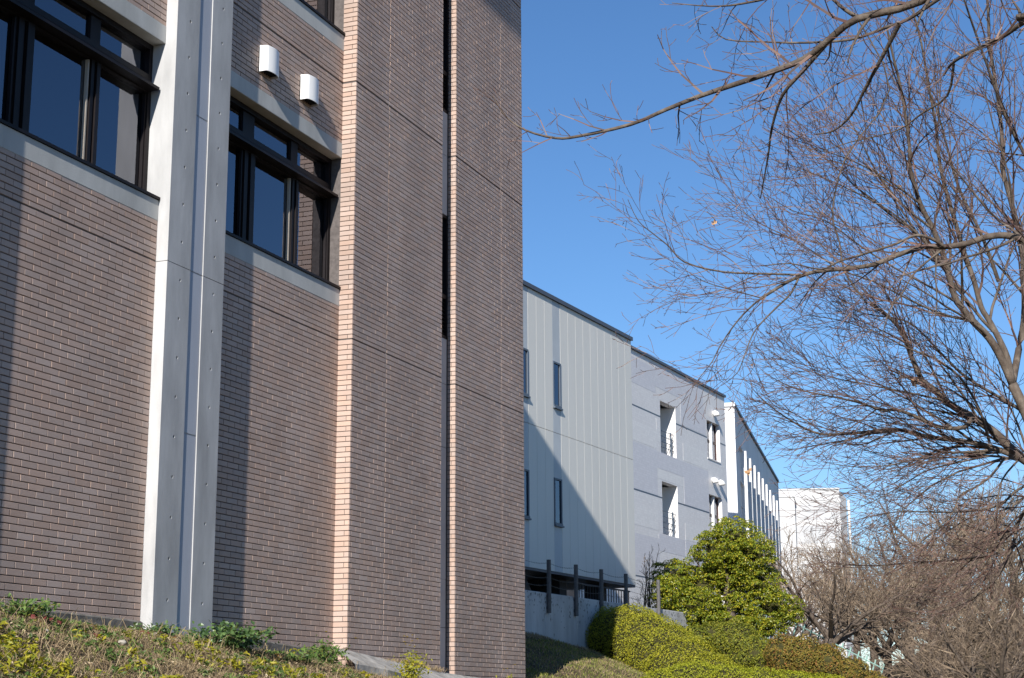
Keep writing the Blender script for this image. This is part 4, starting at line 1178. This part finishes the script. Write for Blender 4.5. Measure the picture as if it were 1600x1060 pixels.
# one more stands outside the frame, where the window panes mirror it
for (x, y, k, sc) in ((19.5, 32.0, 0, 2.3),):
    e = bpy.data.objects.new("cherry_tree", None); COL.objects.link(e)
    e.location = (x, y, H(x, y)); e.scale = (sc, sc, sc); e.rotation_euler = (0, 0, 2.0)
    tag(e, "bare cherry tree mirrored in the window panes of the brick building", "tree", group="bare cherry trees behind the hedges")
    for nm, me in (("trunk", protos[k][0]), ("twigs", protos[k][1])):
        o = bpy.data.objects.new(nm, me); COL.objects.link(o); o.parent = e
        if nm == "twigs": o['kind'] = 'stuff'

# small bare shrub in front of the lavender building
g = Grow(41, dict(levels=3, kids=[(3, 0.5, 1.1, 0.3, 0.8), (4, 0.25, 0.6, 0.3, 0.8), (5, 0.12, 0.3, 0.3, 0.8)], rmax=[0.012, 0.008, 0.006], rtip=0.0045, step=[0.2, 0.15, 0.1, 0.1], jit=0.15, trop=0.05, thick=0.02))
p = px(1010, 960, 50); sb = (p.x, p.y, 2.7)
for i in range(9):
    a = i * 0.7; q = px(1000 + 45 * random.Random(i).random(), 860 + 45 * random.Random(i + 50).random(), 50 + math.sin(a))
    g.limb([(sb[0] + 0.1 * math.cos(a), sb[1] + 0.1 * math.sin(a), sb[2]), tuple((Vector(sb) * 0.45 + q * 0.55) + Vector((0.12 * math.cos(a), 0, 0.05))), tuple(q)], [0.03, 0.02, 0.006])
make_tree("bare_shrub", "twiggy reddish bare shrub between the grey building and the evergreen tree", sb, g, M['barkdark'], M['twigbg'], cat="shrub")

# ------------------------------------------------------------------ evergreen tree
rr = np.random.default_rng(51)
D = 44.6
lumps = [(x_, y_, a__ * 0.91, b__ * 0.91) for x_, y_, a__, b__ in [(1148, 842, 0.80, 0.60), (1118, 858, 0.62, 0.55), (1178, 866, 0.62, 0.55), (1092, 868, 0.22, 0.2), (1152, 888, 0.85, 0.60), (1062, 905, 0.78, 0.62), (1040, 925, 0.45, 0.5), (1098, 918, 0.70, 0.58), (1085, 945, 0.80, 0.45),
         (1185, 915, 0.72, 0.60), (1205, 950, 0.78, 0.52), (1235, 962, 0.42, 0.30), (1150, 945, 0.72, 0.55), (1130, 975, 0.85, 0.42), (1195, 978, 0.6, 0.35), (1165, 985, 0.6, 0.35), (1052, 948, 0.55, 0.38), (1100, 968, 0.6, 0.35), (1128, 900, 0.6, 0.5)]]
et = px(1150, 1010, D)
EV_base = (et.x, et.y, H(et.x, et.y))
E = Thing("evergreen_tree", "dense evergreen tree with glossy yellow green clumps beside the retaining wall end", "tree", EV_base, 90.0); E.o = np.array(EV_base)
C, N = [], []
for i, (x, y, rw, rh) in enumerate(lumps):
    c = np.array(px(x, y, D + rr.uniform(-0.5, 0.5)))
    n_cl = int(175 * rw * rh / 0.4)
    for j in range(n_cl):                        # clumps of leaves at the ends of shoots
        d = rr.normal(0, 1, 3); d /= np.linalg.norm(d)
        q = c + d * np.array([rw, rw * 0.9, rh]) * rr.uniform(0.70, 1.10)
        s_ = rr.uniform(0.08, 0.18); m = rr.integers(30, 50)
        e = rr.normal(0, 1, (m, 3)); e /= np.linalg.norm(e, axis=1, keepdims=True); e[:, 2] = np.abs(e[:, 2]) * 0.8 - 0.15
        C.append(q + e * s_); N.append(e + np.array([0, 0, 0.6]))
C = np.concatenate(C); N = np.concatenate(N)
V, F = leaf_cloud(C, N, 0.062, rr, 0.48)
E.part("crown", Raw().add(V, F), M['evergreen'], kind='stuff')
w = MB()
tr = [EV_base, tuple(px(1150, 985, D)), tuple(px(1135, 930, D)), tuple(px(1138, 905, D)), tuple(px(1128, 880, D)), tuple(px(1145, 845, D))]
w.tube(tr, [0.13, 0.11, 0.09, 0.07, 0.05, 0.03], 8)
for (a, b_, c) in (((1150, 985), (1120, 950), (1065, 915)), ((1138, 930), (1165, 905), (1182, 870)), ((1150, 985), (1180, 960), (1205, 945)), ((1135, 920), (1100, 900), (1085, 870)), ((1155, 1000), (1190, 992), (1225, 975)), ((1150, 985), (1100, 970), (1080, 940))):
    w.tube([tuple(px(*a, D)), tuple(px(*b_, D + 0.15)), tuple(px(*c, D + 0.1))], [0.06, 0.035, 0.015], 6)
E.part("trunk", w, M['bark'], smooth=True)
E.part("shade_core", hull([(*px(x, y, D + 0.25), rw * 0.5, rw * 0.5, rh * 0.5) for x, y, rw, rh in lumps]), M['inside'])  # solid dark cores, painted shade behind the leaf clumps

# ------------------------------------------------------------------ teal fence by the cherry trees
p0, p1 = px(1165, 955, 60), px(1375, 1066, 54)
Tf = Thing("teal_fence", "pale teal fence of slanting bars under the cherry trees", "fence", (p0.x, p0.y, p0.z - 0.6), 90.0); Tf.o = np.array([p0.x, p0.y, p0.z - 0.6])
w = MB(); w.tube([tuple(p0 - Vector((0, 0, 0.30))), tuple(p1 - Vector((0, 0, 0.30)))], 0.02, 6); Tf.part("rail", w, M['teal'])
w = MB(); w.tube([tuple(p0 + Vector((0.1, 0, 0.42))), tuple(p1 + Vector((0.1, 0, 0.42)))], 0.02, 6); Tf.part("rail", w, M['teal'])
for i in range(19):
    q = p0 + (p1 - p0) * (i / 18)
    k = MB(); k.tube([tuple(q + Vector((-0.24, 0, -0.6))), tuple(q + Vector((0.16, 0, 0.55)))], 0.026, 6); Tf.part("bar", k, M['teal'])

# ------------------------------------------------------------------ bank planting: straw, green, weeds
rr = np.random.default_rng(61)
def blades(n, us, vs, h0, h1, lean, width, z_off=0.0, dens=None):
    u = rr.uniform(*us, n); v = rr.uniform(*vs, n)
    x = SA * u + CA * (v - 10.101); y = CA * u - SA * (v - 10.101)
    if dens is not None:
        k = dens(u, v, x, y) > rr.uniform(0, 1, n); u, v, x, y = u[k], v[k], x[k], y[k]
    n = len(x)
    z = height(x, y) + z_off
    a = rr.uniform(0, 6.283, n); h = rr.uniform(h0, h1, n); ln = rr.uniform(0.2, 1.0, n) * lean
    dx, dy = np.cos(a), np.sin(a); b = rr.uniform(0, 6.283, n)
    wx, wy = np.cos(b) * width, np.sin(b) * width
    P = np.stack([x, y, z - 0.01], 1)
    t1 = P + np.stack([dx * h * ln * 0.35, dy * h * ln * 0.35, h * 0.6], 1)
    t2 = P + np.stack([dx * h * ln, dy * h * ln, h * np.maximum(0.15, 1 - 0.5 * ln)], 1)
    W = np.stack([wx, wy, 0 * wx], 1)
    V = np.stack([P - W, P + W, t1 + W * 0.8, t1 - W * 0.8, t2 + W * 0.25, t2 - W * 0.25], 1).reshape(-1, 3)
    i = np.arange(n)[:, None] * 6
    return V, np.concatenate([i + np.array([[0, 1, 2, 3]]), i + np.array([[3, 2, 4, 5]])])
def patch(x, y, s, ph):
    return 0.5 + 0.5 * np.sin(x * s + ph + 1.3 * np.sin(y * s * 0.7)) * np.sin(y * s * 1.1 + ph * 2 + np.sin(x * s * 0.8))
def stuff(name, raws, m):
    r = Raw()
    for V, F in raws: r.add(V, F)
    o = bpy.data.objects.new(name, set_mesh(name, *r.data(), m)); COL.objects.link(o); tag(o, kind='stuff'); return o
clear = lambda u, v: ~((u > 18.9) & (u < 25.7) & (v < 0.45))
bank = lambda u, v, x, y: clear(u, v) * 1.0
M['litter'] = mat("leaf_litter", (0.1, 0.1, 0.1), 0.85, ramp=[(0, (0.07, 0.045, 0.03)), (1, (0.46, 0.37, 0.24)), (0.4, (0.20, 0.14, 0.085)), (0.7, (0.32, 0.235, 0.14))])
lawn = lambda u, v, x, y: 0.35 + 0.65 * (patch(x, y, 0.8, 2) > 0.4)
stuff("dry_grass", [blades(70000, (9.5, 28), (0.02, 2.6), 0.03, 0.11, 2.4, 0.003, dens=lambda u, v, x, y: clear(u, v) * (0.25 + 0.75 * patch(x, y, 1.3, 1.0))),
                    blades(2600, (9.5, 28), (0.1, 2.6), 0.10, 0.30, 1.8, 0.003, dens=bank),
                    blades(34000, (26, 42), (-2.6, 2.2), 0.03, 0.09, 1.3, 0.0045, dens=lawn),
                    blades(700, (18.9, 22.5), (0.02, 0.12), 0.05, 0.13, 1.6, 0.003, z_off=0.27)], M['straw'])
stuff("green_grass", [blades(15000, (9.5, 28), (0.02, 2.6), 0.04, 0.13, 1.2, 0.0035, dens=lambda u, v, x, y: clear(u, v) * (patch(x, y, 1.7, 0.6) ** 2)),
                      blades(48000, (26, 42), (-1.9, 2.4), 0.03, 0.09, 1.0, 0.005, dens=lambda u, v, x, y: 0.3 + 0.7 * patch(x, y, 0.9, 4.0))], M['greengrass'])
def flecks(n, size):
    u = rr.uniform(9.5, 28, n); v = rr.uniform(0.02, 2.6, n); k = clear(u, v); u, v = u[k], v[k]
    x = SA * u + CA * (v - 10.101); y = CA * u - SA * (v - 10.101)
    C = np.stack([x, y, height(x, y) + rr.uniform(0.0, 0.035, len(x))], 1)
    return leaf_cloud(C, np.tile(np.array([[0.2, -0.3, 1.0]]), (len(C), 1)), size, rr, 0.5)
stuff("leaf_litter", [flecks(22000, 0.032), flecks(2500, 0.055)], M['litter'])

def rosette_field(n, us, vs, dens, leaves, size, spread, m, name, up=0.5):
    u = rr.uniform(*us, n); v = rr.uniform(*vs, n)
    x = SA * u + CA * (v - 10.101); y = CA * u - SA * (v - 10.101)
    k = dens(u, v, x, y) > rr.uniform(0, 1, n); x, y = x[k], y[k]
    z = height(x, y)
    C = np.repeat(np.stack([x, y, z], 1), leaves, 0)
    mm = len(C)
    a = rr.uniform(0, 6.283, mm); rad = rr.uniform(0.2, 1, mm) * spread
    e = np.stack([np.cos(a) * rad, np.sin(a) * rad, rr.uniform(0.02, 1.0, mm) * spread * up * 2], 1)
    C = C + e
    N = np.stack([np.cos(a) * 0.5, np.sin(a) * 0.5, np.ones(mm)], 1)
    V, F = leaf_cloud(C, N, size, rr, 0.42)
    return stuff(name, [(V, F)], m)
rosette_field(2600, (9.5, 24), (0.25, 2.6), lambda u, v, x, y: clear(u, v) * (patch(x, y, 1.9, 3.0) ** 2.2) * np.clip((v - 0.4) * 0.9, 0.03, 0.75), 18, 0.06, 0.055, M['spray'], "yellow_ground_cover", 1.0)
rosette_field(4300, (9.5, 26), (0.02, 2.4), lambda u, v, x, y: clear(u, v) * (patch(x, y, 1.9, 5.0) ** 1.6), 14, 0.06, 0.042, M['weed'], "green_ground_cover", 0.55)
rosette_field(500, (9.5, 22), (0.02, 0.9), lambda u, v, x, y: clear(u, v) * (patch(x, y, 2.6, 1.0) ** 2), 9, 0.05, 0.04, M['redbush'], "russet_ground_cover", 0.5)

def clump(name, label, cat, u, v, rad, hgt, n, size, m, seed, aspect=0.6, stems=0, flowers=0, group=None):
    r2 = np.random.default_rng(seed); x, y = uv(u, v); z = H(x, y)
    t = Thing(name, label, cat, (x, y, z), 90.0, group=group)
    t.o = np.array([x, y, z])
    C, N = [], []
    st_ = MB()
    for i in range(max(stems, 3)):
        a = r2.uniform(0, 6.283); q = r2.uniform(0.2, 1) * rad
        tip = np.array([x + q * math.cos(a), y + q * math.sin(a), z + hgt * r2.uniform(0.55, 1.0) * (1 - 0.4 * q / rad)])
        b0 = np.array([x + 0.15 * q * math.cos(a), y + 0.15 * q * math.sin(a), z - 0.02])
        st_.tube([tuple(b0), tuple((b0 + tip) / 2 + np.array([0, 0, 0.03])), tuple(tip)], [0.005, 0.004, 0.002], 4, False)
        m_ = n // max(stems, 3)
        f = r2.uniform(0.15, 1.0, m_)[:, None]
        P = b0 + (tip - b0) * f + r2.normal(0, 1, (m_, 3)) * np.array([rad, rad, hgt * 0.5]) * 0.16
        P[:, 2] = np.maximum(P[:, 2], z + 0.01)
        C.append(P); N.append(np.tile(np.array([[0.1, -0.4, 0.9]]), (m_, 1)))
    C = np.concatenate(C); N = np.concatenate(N)
    V, F = leaf_cloud(C, N, size, r2, aspect)
    t.part("leaves", Raw().add(V, F), m, kind='stuff'); t.part("stems", st_, M['greengrass'])
    if flowers:
        fl = MB()
        for i in range(flowers):
            c = np.array([x + r2.normal(0, rad * 0.35), y + r2.normal(0, rad * 0.35), z + hgt * r2.uniform(0.9, 1.15)])
            st_2 = MB()
            for k in range(6):
                a = k * PI / 3; s_ = 0.016
                fl.add([tuple(c), tuple(c + np.array([math.cos(a), math.sin(a), 0.5]) * s_), tuple(c + np.array([math.cos(a + .6), math.sin(a + .6), 0.7]) * s_ * 1.4), tuple(c + np.array([math.cos(a + 1.0), math.sin(a + 1.0), 0.5]) * s_)], [(0, 1, 2, 3)])
        t.part("flowers", fl, M['yellow'])
    return t
clump("ivy_clump", "dark green leafy clump at the foot of the concrete column", "plant", 15.85, 0.42, 0.62, 0.34, 1100, 0.058, M['ivy'], 71, 0.75, 46)
clump("ivy_clump", "smaller green clump just left of the concrete column's foot", "plant", 14.55, 0.38, 0.35, 0.17, 300, 0.05, M['ivy'], 72, 0.7, 18)
clump("thistle_weed", "bushy green weed at the tower's left corner beside the kerb slab", "weed", 17.75, 0.62, 0.34, 0.36, 560, 0.07, M['weed'], 73, 0.4, 22, 2)
clump("broad_weed", "low spread green weed left of the kerb slab", "weed", 16.85, 0.75, 0.30, 0.18, 300, 0.055, M['weed'], 74, 0.5, 14)
clump("flowering_weed", "tall yellow flowering weed standing before the kerb slab", "weed", 20.0, 0.72, 0.26, 0.56, 520, 0.055, M['spray'], 75, 0.45, 20, 9)
clump("flowering_weed", "small yellow tipped weed near the right corner of the brick wall", "weed", 23.7, 0.62, 0.16, 0.34, 160, 0.045, M['spray'], 76, 0.45, 8, 3)
clump("flowering_weed", "short yellow green weed between the slot and the kerb's end", "weed", 22.3, 0.60, 0.16, 0.22, 150, 0.045, M['spray'], 77, 0.45, 8, 0)
clump("leafy_weed", "leafy weed patch at the left edge of the bank", "weed", 12.3, 0.45, 0.45, 0.2, 420, 0.05, M['weed'], 78, 0.6, 20)
for i, (u, v, lab) in enumerate(((12.3, 0.62, "dark red fallen leaves curled on the bank at the far left"), (12.75, 0.85, "red fallen leaves lying beside the leftmost pebble"), (14.1, 0.6, "reddish dead leaves in front of the white column side"))):
    x, y = uv(u, v); z = H(x, y); r2 = np.random.default_rng(90 + i)
    C = np.stack([x + r2.normal(0, 0.12, 12), y + r2.normal(0, 0.08, 12), z + r2.uniform(0.0, 0.05, 12)], 1)
    V, F = leaf_cloud(C, np.tile(np.array([[0, -0.4, 1.0]]), (12, 1)), 0.06, r2, 0.6)
    o = bpy.data.objects.new("fallen_leaves", set_mesh("fallen_leaves", V - np.array([x, y, z]), F, M['redleaf'])); COL.objects.link(o); o.location = (x, y, z)
    tag(o, lab, "leaves", kind='thing', group="red fallen leaves on the bank")
def pebble(u, v, s_, lab, seed):
    r2 = np.random.default_rng(seed); x, y = uv(u, v); z = H(x, y)
    V, F = [], []; nu, nv_ = 10, 6
    for i in range(nv_ + 1):
        t = PI * i / nv_
        for j in range(nu):
            a = 2 * PI * j / nu; q = s_ * (1 + 0.15 * math.sin(3 * a + seed) * math.sin(t))
            V.append((q * math.sin(t) * math.cos(a), q * 0.8 * math.sin(t) * math.sin(a), q * 0.6 * math.cos(t)))
    for i in range(nv_):
        for j in range(nu): F.append((i * nu + j, i * nu + (j + 1) % nu, (i + 1) * nu + (j + 1) % nu, (i + 1) * nu + j))
    o = bpy.data.objects.new("pebble", set_mesh("pebble", V, F, M['stone'], True)); COL.objects.link(o); o.location = (x, y, z + s_ * 0.8)
    tag(o, lab, "stone", group="pebbles lying on the bank")
pebble(11.95, 1.0, 0.035, "small white pebble on the grass at the far left of the bank", 1)
pebble(14.3, 0.55, 0.035, "small pale pebble below the white column side", 2)
pebble(13.1, 1.0, 0.045, "tan stone half sunk in the dry grass", 3)
pebble(17.04, 0.45, 0.035, "pale pebble beside the plinth below the second window", 4)
pebble(17.3, 0.45, 0.035, "pale pebble next to the low spread weed", 5)

# dead leaves still hanging in the branches
for i, (x, y, d, s_, lab) in enumerate(((1116, 348, 14.2, 0.05, "single dark dead leaf hanging alone against the open sky"), (1170, 740, 21, 0.09, "curled tan dead leaf in front of the white fins"),
                                        (1174, 571, 14.1, 0.035, "pale orange leaf tip beside the lavender roofline"), (1430, 598, 21.2, 0.10, "cluster of dry leaves on the lower limb junction"), (1405, 292, 19.5, 0.05, "pale dead leaf among the upright stems"))):
    p = px(x, y, d); r2 = np.random.default_rng(120 + i)
    C = r2.normal(0, s_ * 0.22, (5, 3)); V, F = leaf_cloud(C, r2.normal(0, 1, (5, 3)), s_, r2, 0.7)
    o = bpy.data.objects.new("dead_leaf", set_mesh("dead_leaf", V, F, M['deadleaf'])); COL.objects.link(o); o.location = p
    tag(o, lab, "leaf", kind='thing', group="dead leaves left in the branches")
